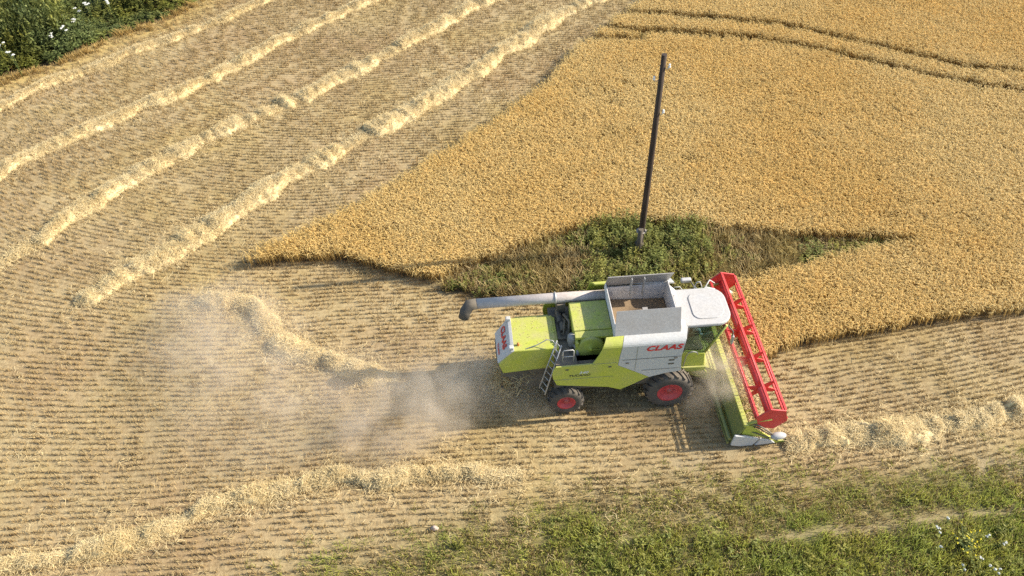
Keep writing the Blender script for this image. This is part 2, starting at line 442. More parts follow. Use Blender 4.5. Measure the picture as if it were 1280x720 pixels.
def build_stubble():
    g = np.random.default_rng(21)
    xs = np.arange(-46, 40, .5)
    pts, ang = [], []
    yy = np.arange(6, 70, .05)
    for x in xs:
        xx = x
        s = row_s(np.full_like(yy, xx), yy)
        ks = np.arange(math.ceil(s.min() / ROW), math.floor(s.max() / ROW) + 1)
        y = np.interp(ks * ROW, s, yy)
        e = .05
        sx = (row_s(np.full_like(y, xx + e), y) - row_s(np.full_like(y, xx - e), y)) / (2 * e)
        sy = (row_s(np.full_like(y, xx), y + e) - row_s(np.full_like(y, xx), y - e)) / (2 * e)
        th = np.arctan2(-sx, sy); dx = g.uniform(-.3, .3, len(y))
        pts.append(np.column_stack([xx + dx, y + dx * np.tan(th)])); ang.append(th)
    P = np.concatenate(pts); A = np.concatenate(ang)
    k = in_view(P, 130) & ~inside(P, CROP) & ~inside(P, ISLAND) & ~inside(P, HEDGE)
    P, A = P[k], A[k]
    ga = grass_amount(P)
    k = (g.random(len(P)) > ga * 1.1) & (dist_line(P, PATH) > .45) & (g.random(len(P)) > .02 + .22 * sstep(.55, .8, fbm(P[:, 0] * .5 + 9, P[:, 1] * .5, 3)))
    P, A = P[k], A[k]
    P = P + g.normal(0, .016, P.shape)
    protos = [stubble_proto(np.random.default_rng(100 + i)) for i in range(8)]
    mat = plantmat('stubble_straw', [(0, (.19, .13, .055)), (.35, (.33, .24, .115)), (.75, (.43, .325, .155)), (1, (.54, .425, .215))], .28, (.86, .76, .66), .15, .15)
    o = scatter('stubble', protos, np.column_stack([P, np.full(len(P), -.01)]), A, g.uniform(.85, 1.2, len(P)), mat, g, rvar=.45)
    tag(o, 'short cut straw stubble standing in seed rows on the harvested ground', 'stubble', kind='stuff')
build_stubble()

# ------------------------------------------------------------------ standing crop
def crop_proto(g, n=28, rad=.32):
    t = Tuft()
    wind = np.array([-.75, -.25, 0])
    for i in range(n):
        a = g.uniform(0, 6.283); r = rad * math.sqrt(g.random())
        b = np.array([r * math.cos(a), r * math.sin(a), .14])
        h = g.uniform(.53, .67)
        ld = rvec(g) * g.uniform(.0, .10) + wind * g.uniform(.0, .10)
        p1 = b + ld * .4 + np.array([0, 0, (h - .14) * .6])
        p2 = b + ld + np.array([0, 0, h - .14])
        rn = g.random(); sd = rvec(g)
        # the stem bows over and ends in a hanging ear
        dr = rvec(g) * .6 + wind * g.uniform(.2, 1.0); dr = dr / np.linalg.norm(dr)
        l = g.uniform(.10, .20)
        p3 = p2 + dr * l * .5 + np.array([0, 0, g.uniform(.0, .05)]); p4 = p3 + dr * l * .55 + np.array([0, 0, g.uniform(-.07, .01)])
        cr = np.array([-dr[1], dr[0], g.normal(0, .35)])
        t.strip([b, p1, p2], [.015, .013, .010], sd, .0, .5, rn)
        t.strip([p2, p3, p4], [.009, .018, .006], cr, .7, 1, rn)
        if i % 3 == 0:
            d = rvec(g) * g.uniform(.10, .2); d[2] = g.uniform(-.05, .07)
            t.strip([p1, p1 + d], [.016, .005], np.array([-d[1], d[0], 0]) / .15, .3, .6, g.random())
    return t.done()

def jgrid(x0, x1, y0, y1, step, g):
    X, Y = np.meshgrid(np.arange(x0, x1, step), np.arange(y0, y1, step))
    P = np.column_stack([X.ravel(), Y.ravel()])
    return P + g.uniform(-.5, .5, P.shape) * step

def build_crop():
    g = np.random.default_rng(31)
    P = jgrid(-20, 56, 15, 74, .235, g)
    P = P[in_view(P, 200)]
    P = P[inside(P + .12 * (np.column_stack([fbm(P[:, 0] * 1.5, P[:, 1] * 1.5, 2), fbm(P[:, 0] * 1.5 + 50, P[:, 1] * 1.5, 2)]) - .5), CROP)]
    dt = np.minimum.reduce([dist_line(P, t) for t in TRAM])
    P = P[(dt > .33)]; dt = np.minimum.reduce([dist_line(P, t) for t in TRAM])
    # thin, trampled places
    thin = sstep(.62, .78, fbm(P[:, 0] * .35 + 3, P[:, 1] * .8, 3))
    P = P[g.random(len(P)) > thin * .22]
    h = .95 + .14 * fbm(P[:, 0] * .5, P[:, 1] * .9, 3)
    protos = [crop_proto(np.random.default_rng(200 + i)) for i in range(8)]
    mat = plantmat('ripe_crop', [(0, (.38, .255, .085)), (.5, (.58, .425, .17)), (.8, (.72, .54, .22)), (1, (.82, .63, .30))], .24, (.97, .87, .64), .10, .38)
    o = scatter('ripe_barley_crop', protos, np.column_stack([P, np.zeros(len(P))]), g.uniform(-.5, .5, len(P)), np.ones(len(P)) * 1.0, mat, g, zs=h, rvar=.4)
    tag(o, 'standing golden ripe cereal crop not yet cut, crossed by two tramlines', 'crop', kind='stuff')
    # greener undergrowth left standing in the tramlines
    q = []
    for t in TRAM:
        for a, b in zip(t[:-1], t[1:]):
            n = max(2, int(np.hypot(*(b - a)) / .22)); q.append(a + (b - a) * np.linspace(0, 1, n, endpoint=False)[:, None])
    q = np.concatenate(q); q = q + g.normal(0, .1, q.shape)
    mt = plantmat('tramline_growth', [(0, (.06, .06, .018)), (.5, (.13, .12, .035)), (1, (.22, .19, .06))], .3, None, .2, .2)
    o = scatter('tramline_undergrowth', protos, np.column_stack([q, np.zeros(len(q))]), g.uniform(0, 6.28, len(q)), np.full(len(q), .42), mt, g, rvar=.4)
    tag(o, 'low olive green growth in the two wheel tracks through the crop', 'undergrowth', kind='stuff')
build_crop()

# ------------------------------------------------------------------ straw windrows, each a thing of its own
straw_mat = plantmat('loose_straw', [(0, (.36, .27, .13)), (.5, (.57, .445, .225)), (1, (.71, .58, .325))], .20, (.92, .88, .78), .5, .2)
def build_windrow(key, label):
    path, w, h = WIN[key]
    g = np.random.default_rng(ord(key))
    seg = np.hypot(*(path[1:] - path[:-1]).T); cum = np.concatenate([[0], np.cumsum(seg)])
    Ltot = cum[-1]
    # smooth path
    ns = int(Ltot / .10); s = np.linspace(0, Ltot, ns)
    px = np.interp(s, cum, path[:, 0]); py = np.interp(s, cum, path[:, 1])
    kern = np.ones(9) / 9
    px = np.convolve(np.pad(px, 4, 'edge'), kern, 'valid'); py = np.convolve(np.pad(py, 4, 'edge'), kern, 'valid')
    off = (fbm(s * .7, np.full(ns, 3.1 + ord(key)), 3) - .5) * .55
    tx, ty = np.gradient(px), np.gradient(py); tl = np.hypot(tx, ty); tx /= tl; ty /= tl
    px = px - ty * off; py = py + tx * off
    wid = .92 * w * (.36 + 1.2 * fbm(s * .9, np.full(ns, 7.7 + ord(key)), 3))
    per = 1.05 if key in 'G' else .95
    lump = sstep(.25, .72, fbm(s * 1.25, np.full(ns, 50.0 + ord(key)), 3))
    hei = h * (.40 + .75 * fbm(s * 1.1, np.full(ns, 21.3 + ord(key)), 3) + (.60 if key in 'EFG' else .50) * (lump ** .7 - .45))
    ends = sstep(0, 1.0, s) * sstep(0, 1.4, Ltot - s)
    if key in 'ABCDFG' : ends = sstep(0, .6, s) * sstep(0, 2.2 if key == 'F' else .6, Ltot - s)
    gap = sstep(.17, .40, fbm(s * .8 + 4, np.full(ns, 33.0 + ord(key)), 3) + (.0 if key != 'F' else -.08 + .2 * s / Ltot))
    hei = .88 * hei * (.22 + .78 * gap); wid = wid * (.60 + .40 * gap)
    hei = hei * ends; wid = wid * (.5 + .5 * ends)
    nc = 17
    c = np.linspace(-1, 1, nc)
    C, Sx = np.meshgrid(c, np.arange(ns))
    slant = 1.1 if key in 'G' else .3
    prof = np.clip(1 - np.abs(C) ** 2.2, 0, 1) ** .8
    X = px[:, None] - ty[:, None] * C * wid[:, None] / 2
    Y = py[:, None] + tx[:, None] * C * wid[:, None] / 2
    nz = (fbm(X * 3.1, Y * 3.1, 4) - .5)
    shift = np.clip(np.arange(ns)[:, None] + (C * slant * 6).astype(int), 0, ns - 1)
    nf = fbm(X * 9, Y * 9, 2) - .5
    Z = hei[shift] * prof * (1 + .8 * nz) + .10 * nf * prof - .03
    edge = (np.abs(C) > .99); Z = np.where(edge, -.05, Z)
    V = np.stack([X, Y, Z], -1).reshape(-1, 3)
    I = np.arange(ns * nc).reshape(ns, nc)
    Q = np.stack([I[:-1, :-1], I[1:, :-1], I[1:, 1:], I[:-1, 1:]], -1).reshape(-1, 4)
    T = np.clip(.60 + .25 * prof.ravel() + .5 * nz.ravel(), 0, 1); Rn = np.clip(.5 + nz.ravel(), 0, 1)
    # loose strands all over the swath
    far = np.hypot(px.mean(), py.mean() ) > 38
    n = int(Ltot * (950 if not far else 650))
    si = g.integers(1, ns - 1, n); ci = np.where(g.random(n) < .72, np.clip(g.normal(0, .54, n), -1.2, 1.2), np.clip(g.normal(0, 1.0, n), -2.2, 2.2))
    fx = px[si] - ty[si] * ci * wid[si] / 2 + g.normal(0, .04, n); fy = py[si] + tx[si] * ci * wid[si] / 2 + g.normal(0, .04, n)
    zz = hei[si] * np.clip(1 - np.abs(ci) ** 2.2, 0, 1) ** .8 * (1 + .8 * (fbm(fx * 3.1, fy * 3.1, 4) - .5)) + g.uniform(-.01, .07, n)
    zz = np.maximum(zz, .015)
    a = g.uniform(0, 6.283, n); l = g.uniform(.09, .34, n); el = g.normal(0, .26, n)
    d = np.stack([np.cos(a) * np.cos(el), np.sin(a) * np.cos(el), np.sin(el)], -1) * l[:, None] / 2
    sd_ = np.stack([-np.sin(a), np.cos(a), g.uniform(-.4, .4, n)], -1) * g.uniform(.004, .008, n)[:, None]
    c0 = np.stack([fx, fy, zz], -1)
    SV = np.stack([c0 - d - sd_, c0 - d + sd_, c0 + d + sd_, c0 + d - sd_], 1).reshape(-1, 3)
    SV[:, 2] = np.maximum(SV[:, 2], .005)
    SQ = np.arange(4 * n).reshape(-1, 4) + len(V)
    st = np.repeat(np.clip(g.normal(.72, .22, n), 0, 1), 4); sr = np.repeat(g.random(n), 4)
    o = mesh_np('straw_windrow', np.concatenate([V, SV]), np.concatenate([Q, SQ]), straw_mat, {'tint': np.concatenate([T, st]), 'rnd': np.concatenate([Rn, sr])})
    tag(o, label, 'windrow', 'windrows of pale straw on the stubble')
build_windrow('A', 'straight straw windrow nearest the dark green hedge')
build_windrow('B', 'second straw windrow from the hedge, parallel to the one beside it')
build_windrow('C', 'third straw windrow from the hedge, reaching down to the photo edge')
build_windrow('D', 'long straw windrow nearest the standing crop, ending in a loose tip on open stubble')
build_windrow('E', 'short S curved straw windrow trailing behind the combine rear')
build_windrow('F', 'thin bending straw windrow at the lower left, along the green verge')
build_windrow('G', 'broad rippled straw windrow ahead of the near end of the red reel')

# loose straw lying about between the windrows
def build_litter():
    g = np.random.default_rng(41)
    n = 46000
    P = np.column_stack([g.uniform(-36, 32, n), g.uniform(9, 60, n)])
    P = P[in_view(P, 40) & ~inside(P, CROP) & ~inside(P, ISLAND) & ~inside(P, HEDGE)]
    dw = np.minimum.reduce([dist_line(P, WIN[k][0]) for k in WIN])
    dens = .05 + .75 * np.exp(-(dw / .9) ** 2) + .32 * sstep(.55, .75, fbm(P[:, 0] * .4 + 70, P[:, 1] * .4, 3))
    P = P[g.random(len(P)) < dens]
    P = P[g.random(len(P)) > grass_amount(P) * .8]
    n = len(P)
    protos = []
    for k in range(5):
        gg = np.random.default_rng(300 + k); t = Tuft()
        for i in range(7):
            p = np.array([gg.normal(0, .12), gg.normal(0, .12), gg.uniform(.02, .13)]); d = rvec(gg) * gg.uniform(.08, .24); d[2] = gg.normal(0, .04)
            t.strip([p - d / 2, p + d / 2], .011, np.array([-d[1], d[0], .05]) / np.linalg.norm(d), .6, .95, gg.random())
        protos.append(t.done())
    o = scatter('straw_litter', protos, np.column_stack([P, np.zeros(n)]), g.uniform(0, 6.28, n), g.uniform(.7, 1.2, n), straw_mat, g, rvar=.4)
    tag(o, 'loose pale straw lying scattered over the stubble', 'straw litter', kind='stuff')
build_litter()

# ------------------------------------------------------------------ grass, weeds, hedge
def grass_proto(g, n=26, rad=.16, h=(.10, .28), w=.022):
    t = Tuft()
    for i in range(n):
        a = g.uniform(0, 6.283); r = rad * math.sqrt(g.random())
        b = np.array([r * math.cos(a), r * math.sin(a), -.02]); hh = g.uniform(*h)
        d = rvec(g) * hh * g.uniform(.15, .8)
        t.strip([b, b + d * .4 + [0, 0, hh * .65], b + d + [0, 0, hh]], [w, w * .9, w * .3], rvec(g), 0, 1, g.random())
    return t.done()
def leafy_proto(g, n=8, rad=.28, h=(.4, .9), leaf=.11, stems=True):
    """broad leaved weeds: upright stems set with leaves"""
    t = Tuft()
    for i in range(n):
        a = g.uniform(0, 6.283); r = rad * math.sqrt(g.random())
        b = np.array([r * math.cos(a), r * math.sin(a), 0]); hh = g.uniform(*h); ld = rvec(g) * hh * g.uniform(.05, .3)
        rs = g.random()
        top = b + ld + [0, 0, hh]
        t.strip([b, top], [.02, .01], rvec(g), 0, .4, rs)
        for k in range(9):
            f = g.uniform(.2, 1.0); p = b + (top - b) * f
            d = rvec(g); d[2] = g.uniform(-.35, .6); l = leaf * g.uniform(.6, 1.4) * (1.2 - .5 * f)
            sd = np.cross(d, [0, 0, 1.]); sd = sd / np.linalg.norm(sd); sd[2] += g.normal(0, .4)
            t.strip([p, p + d * l * .5, p + d * l], [.02, l * .45, .01], sd, .2 + .6 * f * g.random(), .3 + .7 * f * g.random(), np.clip(rs * .5 + .5 * g.random(), 0, 1))
    return t.done()

green_mat = plantmat('verge_green', [(0, (.16, .18, .03)), (.5, (.32, .36, .07)), (1, (.50, .53, .14))], .35, (1.2, 1.0, .9), .5, .45)
dry_mat = plantmat('dry_grass', [(0, (.18, .125, .05)), (.5, (.38, .275, .12)), (1, (.56, .43, .21))], .38, (.85, .90, .65), .6, .25)
weed_mat = plantmat('weed_green', [(0, (.085, .095, .022)), (.5, (.20, .22, .055)), (1, (.36, .37, .13))], .45, (1.25, 1.0, .7), .7, .3)
hedge_mat = plantmat('hedge_green', [(0, (.035, .05, .014)), (.5, (.11, .14, .042)), (1, (.24, .26, .095))], .5, (1.5, 1.15, .45), .45, .3)

def build_verge():
    g = np.random.default_rng(51)
    P = jgrid(-22, 30, 5.5, 24, .2, g)
    P = P[in_view(P, 190)]
    ga = grass_amount(P); dp = dist_line(P, PATH)
    below = P[:, 1] < np.interp(P[:, 0], PATH[:, 0], PATH[:, 1])
    k = (g.random(len(P)) < ga * .95) & (dp > .12)
    Pg = P[k]; gg = ga[k]
    lush = sstep(.5, .9, gg)
    protos = [grass_proto(np.random.default_rng(400 + i), 24, .2, (.08, .30), .018) for i in range(6)]
    zs = .45 + .55 * lush + .5 * fbm(Pg[:, 0], Pg[:, 1], 2) * (below[k])
    o = scatter('verge_grass', protos, np.column_stack([Pg, np.zeros(len(Pg))]), g.uniform(0, 6.28, len(Pg)), g.uniform(.75, 1.25, len(Pg)), green_mat, g, zs=zs, rvar=.5, tvar=.2)
    tag(o, 'green grass growing over the stubble and verge at the bottom right', 'grass', kind='stuff')
    yl = np.interp(P[:, 0], GRASSLINE[:, 0], GRASSLINE[:, 1]); d = yl - P[:, 1]
    k = (g.random(len(P)) < .8 * sstep(-.8, 1.5, d) * sstep(-12, 0, P[:, 0] + d) * (1 - .5 * ga)) & (dp > .1)
    Pd = P[k]
    protos = [grass_proto(np.random.default_rng(420 + i), 18, .2, (.06, .2), .02) for i in range(5)]
    o = scatter('dry_verge_grass', protos, np.column_stack([Pd, np.zeros(len(Pd))]), g.uniform(0, 6.28, len(Pd)), g.uniform(.8, 1.3, len(Pd)), dry_mat, g, rvar=.5)
    tag(o, 'dry straw coloured grass mixed into the verge', 'grass', kind='stuff')
    # leafy weeds low in the verge
    k = (g.random(len(P)) < .09 * sstep(.5, .9, ga) * (below + .25)) & (dp > .5)
    Pw = P[k]
    protos = [leafy_proto(np.random.default_rng(440 + i), 6, .22, (.12, .35), .1) for i in range(5)]
    o = scatter('verge_weeds', protos, np.column_stack([Pw, np.zeros(len(Pw))]), g.uniform(0, 6.28, len(Pw)), g.uniform(.8, 1.3, len(Pw)), weed_mat, g, rvar=.5)
    tag(o, 'low broad leaved weeds among the verge grass below the dirt strip', 'weeds', kind='stuff')
build_verge()

def build_island():
    g = np.random.default_rng(61)
    P = jgrid(-8, 24, 19, 34, .24, g)
    P = P[inside(P, ISLAND)]
    u, v = project(np.column_stack([P, np.zeros(len(P))]))
    n = fbm(P[:, 0] * .7, P[:, 1] * .7, 3)
    # lush middle round the pole, mixed dry flanks
    u = u + 70 * (n - .5) + 40 * (fbm(P[:, 0] * 2.2 + 8, P[:, 1] * 2.2, 2) - .5)
    lush = np.clip(sstep(690, 750, u) * (1 - sstep(870, 905, u)) + sstep(985, 1010, u) * .6, 0, 1)
    prob = np.clip(lush * 1.0 + (1 - lush) * sstep(.50, .68, n) * .45, 0, 1)
    kg = g.random(len(P)) < prob
    hs = np.where(lush > .5, 1.05, .65) * (.45 + 1.1 * fbm(P[:, 0] * 1.3, P[:, 1] * 1.3, 2))
    hs = hs * np.where(u > 985, .4, 1)
    protos = [leafy_proto(np.random.default_rng(500 + i), 7, .2, (.35, .8), .10) for i in range(8)]
    o = scatter('green_weeds', protos, np.column_stack([P[kg], np.zeros(kg.sum())]), g.uniform(0, 6.28, kg.sum()), g.uniform(.8, 1.15, kg.sum()), weed_mat, g, zs=hs[kg], rvar=.5, tvar=.3)
    tag(o, 'dark green weeds round the wooden pole in the uncut island', 'weeds', kind='stuff')
    kd = (g.random(len(P)) < np.where(kg, .16, .95))
    protos = [grass_proto(np.random.default_rng(520 + i), 30, .2, (.25, .65), .02) for i in range(6)]
    o = scatter('dry_weeds', protos, np.column_stack([P[kd], np.zeros(kd.sum())]), g.uniform(0, 6.28, kd.sum()), g.uniform(.8, 1.2, kd.sum()), dry_mat, g, rvar=.5, tvar=.3, zs=np.where(u[kd] > 985, .6, 1.))
    tag(o, 'tall dry grass and brown weeds on both flanks of the uncut island', 'dry grass', kind='stuff')
build_island()

def build_hedge():
    g = np.random.default_rng(71)
    P = jgrid(-46, -10, 40, 66, .42, g)
    P = P[inside(P, HEDGE) & in_view(P, 150)]
    hd = dist_line(P, HEDGE[1:10])
    n = fbm(P[:, 0] * .35, P[:, 1] * .35, 3)
    hs = (.55 + 1.5 * sstep(.2, 2.5, hd)) * (.25 + 1.5 * sstep(.25, .75, n))
    protos = [leafy_proto(np.random.default_rng(600 + i), 11, .38, (.45, 1.0), .17) for i in range(8)]
    o = scatter('hedgerow_thicket', protos, np.column_stack([P, np.zeros(len(P))]), g.uniform(0, 6.28, len(P)), g.uniform(.85, 1.25, len(P)), hedge_mat, g, zs=hs, rvar=.6, tvar=.35)
    tag(o, 'dense dark green hedgerow thicket along the top left field edge', 'hedgerow', kind='stuff')
    # fringe of tall golden stalks at the foot of the hedge
    q = []
    line = HEDGE[2:10]
    for a, b in zip(line[:-1], line[1:]):
        k = max(2, int(np.hypot(*(b - a)) / .3)); q.append(a + (b - a) * np.linspace(0, 1, k, endpoint=False)[:, None])
    q = np.concatenate(q); q = np.concatenate([q, q + .25 * g.normal(0, 1, q.shape), q + .4 * g.normal(0, 1, q.shape)]) + np.array([.25, -.45])
    q = q[g.random(len(q)) < .25 + .9 * sstep(.4, .6, fbm(q[:, 0] * .8, q[:, 1] * .8, 2))]
    fm = plantmat('golden_fringe', [(0, (.20, .12, .03)), (1, (.58, .40, .14))], .3, None, .2, .25)
    protos = [grass_proto(np.random.default_rng(620 + i), 24, .18, (.15, .4), .02) for i in range(5)]
    o = scatter('golden_fringe_grass', protos, np.column_stack([q, np.zeros(len(q))]), g.uniform(0, 6.28, len(q)), np.ones(len(q)), fm, g, rvar=.5)
    tag(o, 'fringe of uncut golden stalks at the foot of the hedgerow', 'grass', kind='stuff')
build_hedge()

white_petal, N_, L_, B_ = new_mat('white_petals'); B_.inputs['Base Color'].default_value = (.46, .46, .41, 1); B_.inputs['Roughness'].default_value = .8
yellow_petal, N_, L_, B_ = new_mat('yellow_petals'); B_.inputs['Base Color'].default_value = (.75, .60, .03, 1); B_.inputs['Roughness'].default_value = .7
stem_mat, N_, L_, B_ = new_mat('flower_stem'); B_.inputs['Base Color'].default_value = (.07, .11, .03, 1)

def flower_plant(name, loc, h, umb, petal, seed, hr=.11, spread=.3, nf=16):
    """upright flowering weed: stems, leaves and flat heads of small florets"""
    g = np.random.default_rng(seed)
    root = empty(name, loc)
    le = Tuft()
    for k in range(umb):
        a = g.uniform(0, 6.28); r = g.uniform(.02, spread) * (1 if umb > 1 else 0)
        top = Vector((r * math.cos(a), r * math.sin(a), h * g.uniform(.8, 1.05)))
        st = MB(); st.tube([(0, 0, -.02), (top.x * .4, top.y * .4, top.z * .55), tuple(top)], [.012, .009, .006], 5)
        sto = st.build('stem', stem_mat, root)
        # the head: a shallow dome of overlapping florets, one surface
        n = 9 if hr > .08 else 7
        V = [(top.x, top.y, top.z + .035)]; Fc = []
        for ring, f in enumerate((.55, 1.0)):
            for j in range(n):
                b = 2 * math.pi * (j + .5 * ring) / n; q = hr * f * g.uniform(.7, 1.25)
                V.append((top.x + q * math.cos(b), top.y + q * math.sin(b), top.z + .03 - .025 * f + g.uniform(-.02, .02)))
        for j in range(n):
            j2 = (j + 1) % n
            Fc.append((0, 1 + j, 1 + j2)); Fc.append((1 + j, 1 + n + j, 1 + j2))
            if g.random() < .6: Fc.append((1 + j2, 1 + n + j, 1 + n + j2))
        hd_ = MB(); hd_.add(V, Fc); hd_.build('flower_head', petal, sto)
        for j in range(5):
            f = g.uniform(.15, .8); p = np.array(top) * f; d = rvec(g); d[2] = .3; l = g.uniform(.08, .18)
            le.strip([p, p + d * l * .5, p + d * l], [.01, l * .4, .01], np.array([-d[1], d[0], 0.1]), .3, .8, g.random())
    V, Q, T, Rn = le.done(); mesh_np('foliage', V, Q, weed_mat, {'tint': T, 'rnd': Rn}, parent=root)
    return root

hedge_flowers = [(78, 24), (92, 30), (112, 14), (98, 12), (138, 8), (82, 45), (62, 48), (4, 62), (20, 78)]
for i, (u, v) in enumerate(hedge_flowers):
    x, y = G(u, v, 1.0)
    tag(flower_plant('flowering_weed', (x, y, 0), 1.15 + .2 * (i % 3), 3, white_petal, 700 + i, .11, .3, 12), 'white flowering umbel weed standing up out of the dark hedgerow', 'wildflower', 'white umbels in the hedgerow')
verge_flowers = [(1187, 649), (1178, 663), (1237, 667), (1255, 678), (1206, 706), (1243, 710), (1250, 714), (1178, 683), (1227, 693), (1174, 655)]
for i, (u, v) in enumerate(verge_flowers):
    x, y = G(u, v, .4)
    tag(flower_plant('daisy_weed', (x, y, 0), .36, 2, white_petal, 730 + i, .05, .14, 9), 'small white flowering weed in the grassy verge by the yellow flowers', 'wildflower', 'white verge flowers')
x, y = G(1208, 676, .3)
tag(flower_plant('yellow_flowering_weed', (x, y, 0), .50, 22, yellow_petal, 760, .035, .62, 5), 'bushy weed covered in small yellow flowers below the dirt strip', 'wildflower')
m_, N_, L_, B_ = new_mat('field_stone'); B_.inputs['Base Color'].default_value = (.36, .28, .23, 1); B_.inputs['Roughness'].default_value = .9
mb = MB(); mb.ball((0, 0, .04), .15, .10, .09, 10, 7)
st = mb.build('field_stone', m_)
for v_ in st.data.vertices:
    v_.co *= 1 + .25 * (math.sin(v_.co.x * 31 + 2) * math.cos(v_.co.y * 27) + .3 * math.sin(v_.co.z * 60))
x, y = G(543, 661); st.location = (x, y, 0)
tag(st, 'pale pinkish stone lying on the stubble rows at the verge', 'stone')

# ------------------------------------------------------------------ wooden pole
def build_pole():
    g = random.Random(5)
    m, N, L, B = new_mat('tarred_wood')
    tc = nd(N, 'ShaderNodeTexCoord'); mp = nd(N, 'ShaderNodeMapping'); mp.inputs['Scale'].default_value = (9, 9, .5); L.new(tc.outputs['Object'], mp.inputs[0])
    n = nd(N, 'ShaderNodeTexNoise'); n.inputs['Scale'].default_value = 2.5; n.inputs['Detail'].default_value = 7; L.new(mp.outputs[0], n.inputs['Vector'])
    r = ramp(N, [(.3, (.018, .011, .007)), (.6, (.055, .034, .021)), (.8, (.11, .075, .05))]); L.new(n.outputs[0], r.inputs[0]); L.new(r.outputs[0], B.inputs['Base Color'])
    B.inputs['Roughness'].default_value = .85
    grey = paint('weathered_stub', (.075, .062, .048), .9, .2)
    steel = paint('galvanised_steel', (.55, .54, .52), .5, .15, .4)
    steel2 = paint('rusty_band', (.30, .28, .25), .6, .3)
    porc, N, L, B = new_mat('white_porcelain'); B.inputs['Base Color'].default_value = (.75, .73, .70, 1); B.inputs['Roughness'].default_value = .25
    root = empty('utility_pole', (5.557, 27.568, 0))
    tag(root, 'tall dark wooden utility pole standing in the weed island, without wires', 'utility pole')
    mb = MB(); mb.tube([(0.02, 0, .35), (.03, 0, 3), (.03, .01, 6), (.02, .01, 9.83)], [.135, .13, .118, .10], 14); mb.build('shaft', m, root)
    mb = MB(); mb.tube([(-.05, -.20, -.1), (-.045, -.19, 1.65)], [.125, .115], 10); mb.build('stub_post', grey, root)
    for z in (1.45, .75):
        mb = MB(); mb.tube([(-.02, -.09, z - .025), (-.02, -.09, z + .025)], .20, 16); mb.box(.15, .20, -.2, -.08, z - .05, z + .09) if z > 1 else None; mb.build('strap', grey if z < 1 else steel2, root)
    for z, sx in ((9.35, 1), (8.85, -1), (7.4, 1)):
        mb = MB(); mb.tube([(sx * .08, 0, z - .1), (sx * .22, -.02, z - .1), (sx * .25, -.03, z - .02)], .014, 6); br = mb.build('bracket', steel, root)
        mb = MB(); mb.lathe([(0, .16), (.035, .15), (.04, .11), (.03, .09), (.055, .05), (.05, .01), (0, 0)], (sx * .25, -.03, z - .04), (0, 0, 1), 12); mb.build('insulator', porc, br)
build_pole()

# ------------------------------------------------------------------ combine harvester
lime = paint('lime_paint', (.42, .47, .03), .4, .50)
lime_dk = paint('lime_paint_worn', (.33, .38, .03), .5, .55)
hdr_back = paint('header_back_dark', (.16, .19, .03), .6, .5, dustcol=(.30, .24, .15))  # darker lime and darker dust for the header's back sheet and rear beam
white = paint('white_paint', (.49, .49, .475), .4, .36, dustcol=(.45, .40, .32))
roofm = paint('white_roof', (.45, .44, .425), .5, .34, dustcol=(.42, .37, .30))
red = paint('red_paint', (.66, .028, .028), .35, .16, dustcol=(.60, .40, .32))
rimred = paint('red_rim', (.50, .02, .035), .45, .25)
dark = paint('dark_machinery', (.035, .034, .033), .6, .45)
steelp = paint('tank_steel', (.40, .385, .37), .45, .6, .3, dustcol=(.30, .26, .22))
innerw = paint('tank_lining', (.62, .61, .60), .55, .3)
rubber = paint('tyre_rubber', (.028, .027, .026), .8, .55, dustcol=(.26, .21, .15))
rail = paint('rail_grey', (.45, .45, .44), .45, .3, .5)
augm = paint('auger_white', (.52, .47, .43), .5, .6, dustcol=(.33, .26, .21))
seal = paint('black_rubber', (.03, .03, .03), .7, .3)
redtxt, N_, L_, B_ = new_mat('red_lettering'); B_.inputs['Base Color'].default_value = (.55, .03, .03, 1); B_.inputs['Roughness'].default_value = .5
dktxt, N_, L_, B_ = new_mat('dark_lettering'); B_.inputs['Base Color'].default_value = (.05, .055, .04, 1)
lttxt, N_, L_, B_ = new_mat('silver_lettering'); B_.inputs['Base Color'].default_value = (.62, .62, .58, 1)
amber, N_, L_, B_ = new_mat('amber_lens'); B_.inputs['Base Color'].default_value = (.45, .16, .03, 1); B_.inputs['Roughness'].default_value = .3
lampm, N_, L_, B_ = new_mat('lamp_lens'); B_.inputs['Base Color'].default_value = (.8, .8, .8, 1); B_.inputs['Roughness'].default_value = .15
glass, N_, L_, B_ = new_mat('tinted_glass')
B_.inputs['Base Color'].default_value = (.55, .66, .60, 1); B_.inputs['Roughness'].default_value = .05; B_.inputs['Transmission Weight'].default_value = 1.0; B_.inputs['IOR'].default_value = 1.1
_t = nd(N_, 'ShaderNodeBsdfTransparent'); _t.inputs[0].default_value = (.68, .76, .71, 1)
_g = nd(N_, 'ShaderNodeBsdfGlossy'); _g.inputs['Roughness'].default_value = .08
_m = nd(N_, 'ShaderNodeMixShader'); _m.inputs[0].default_value = .10
L_.new(_t.outputs[0], _m.inputs[1]); L_.new(_g.outputs[0], _m.inputs[2]); L_.new(_m.outputs[0], N_['Material Output'].inputs[0])

CB = empty('combine_harvester', (CX, CY, 0), YAW)
tag(CB, 'lime green and white combine harvester with red reel at the edge of the crop', 'combine harvester')

def sidemap(x, zp, s):
    """side panels: upright below, leaning in towards the tank above"""
    t = min(max((zp - 3.72) / .70, 0), 1.1)
    dy = .42 * t ** 1.4
    return (x + .25 * dy, s * (1.55 - dy), zp - 1.1 * dy)

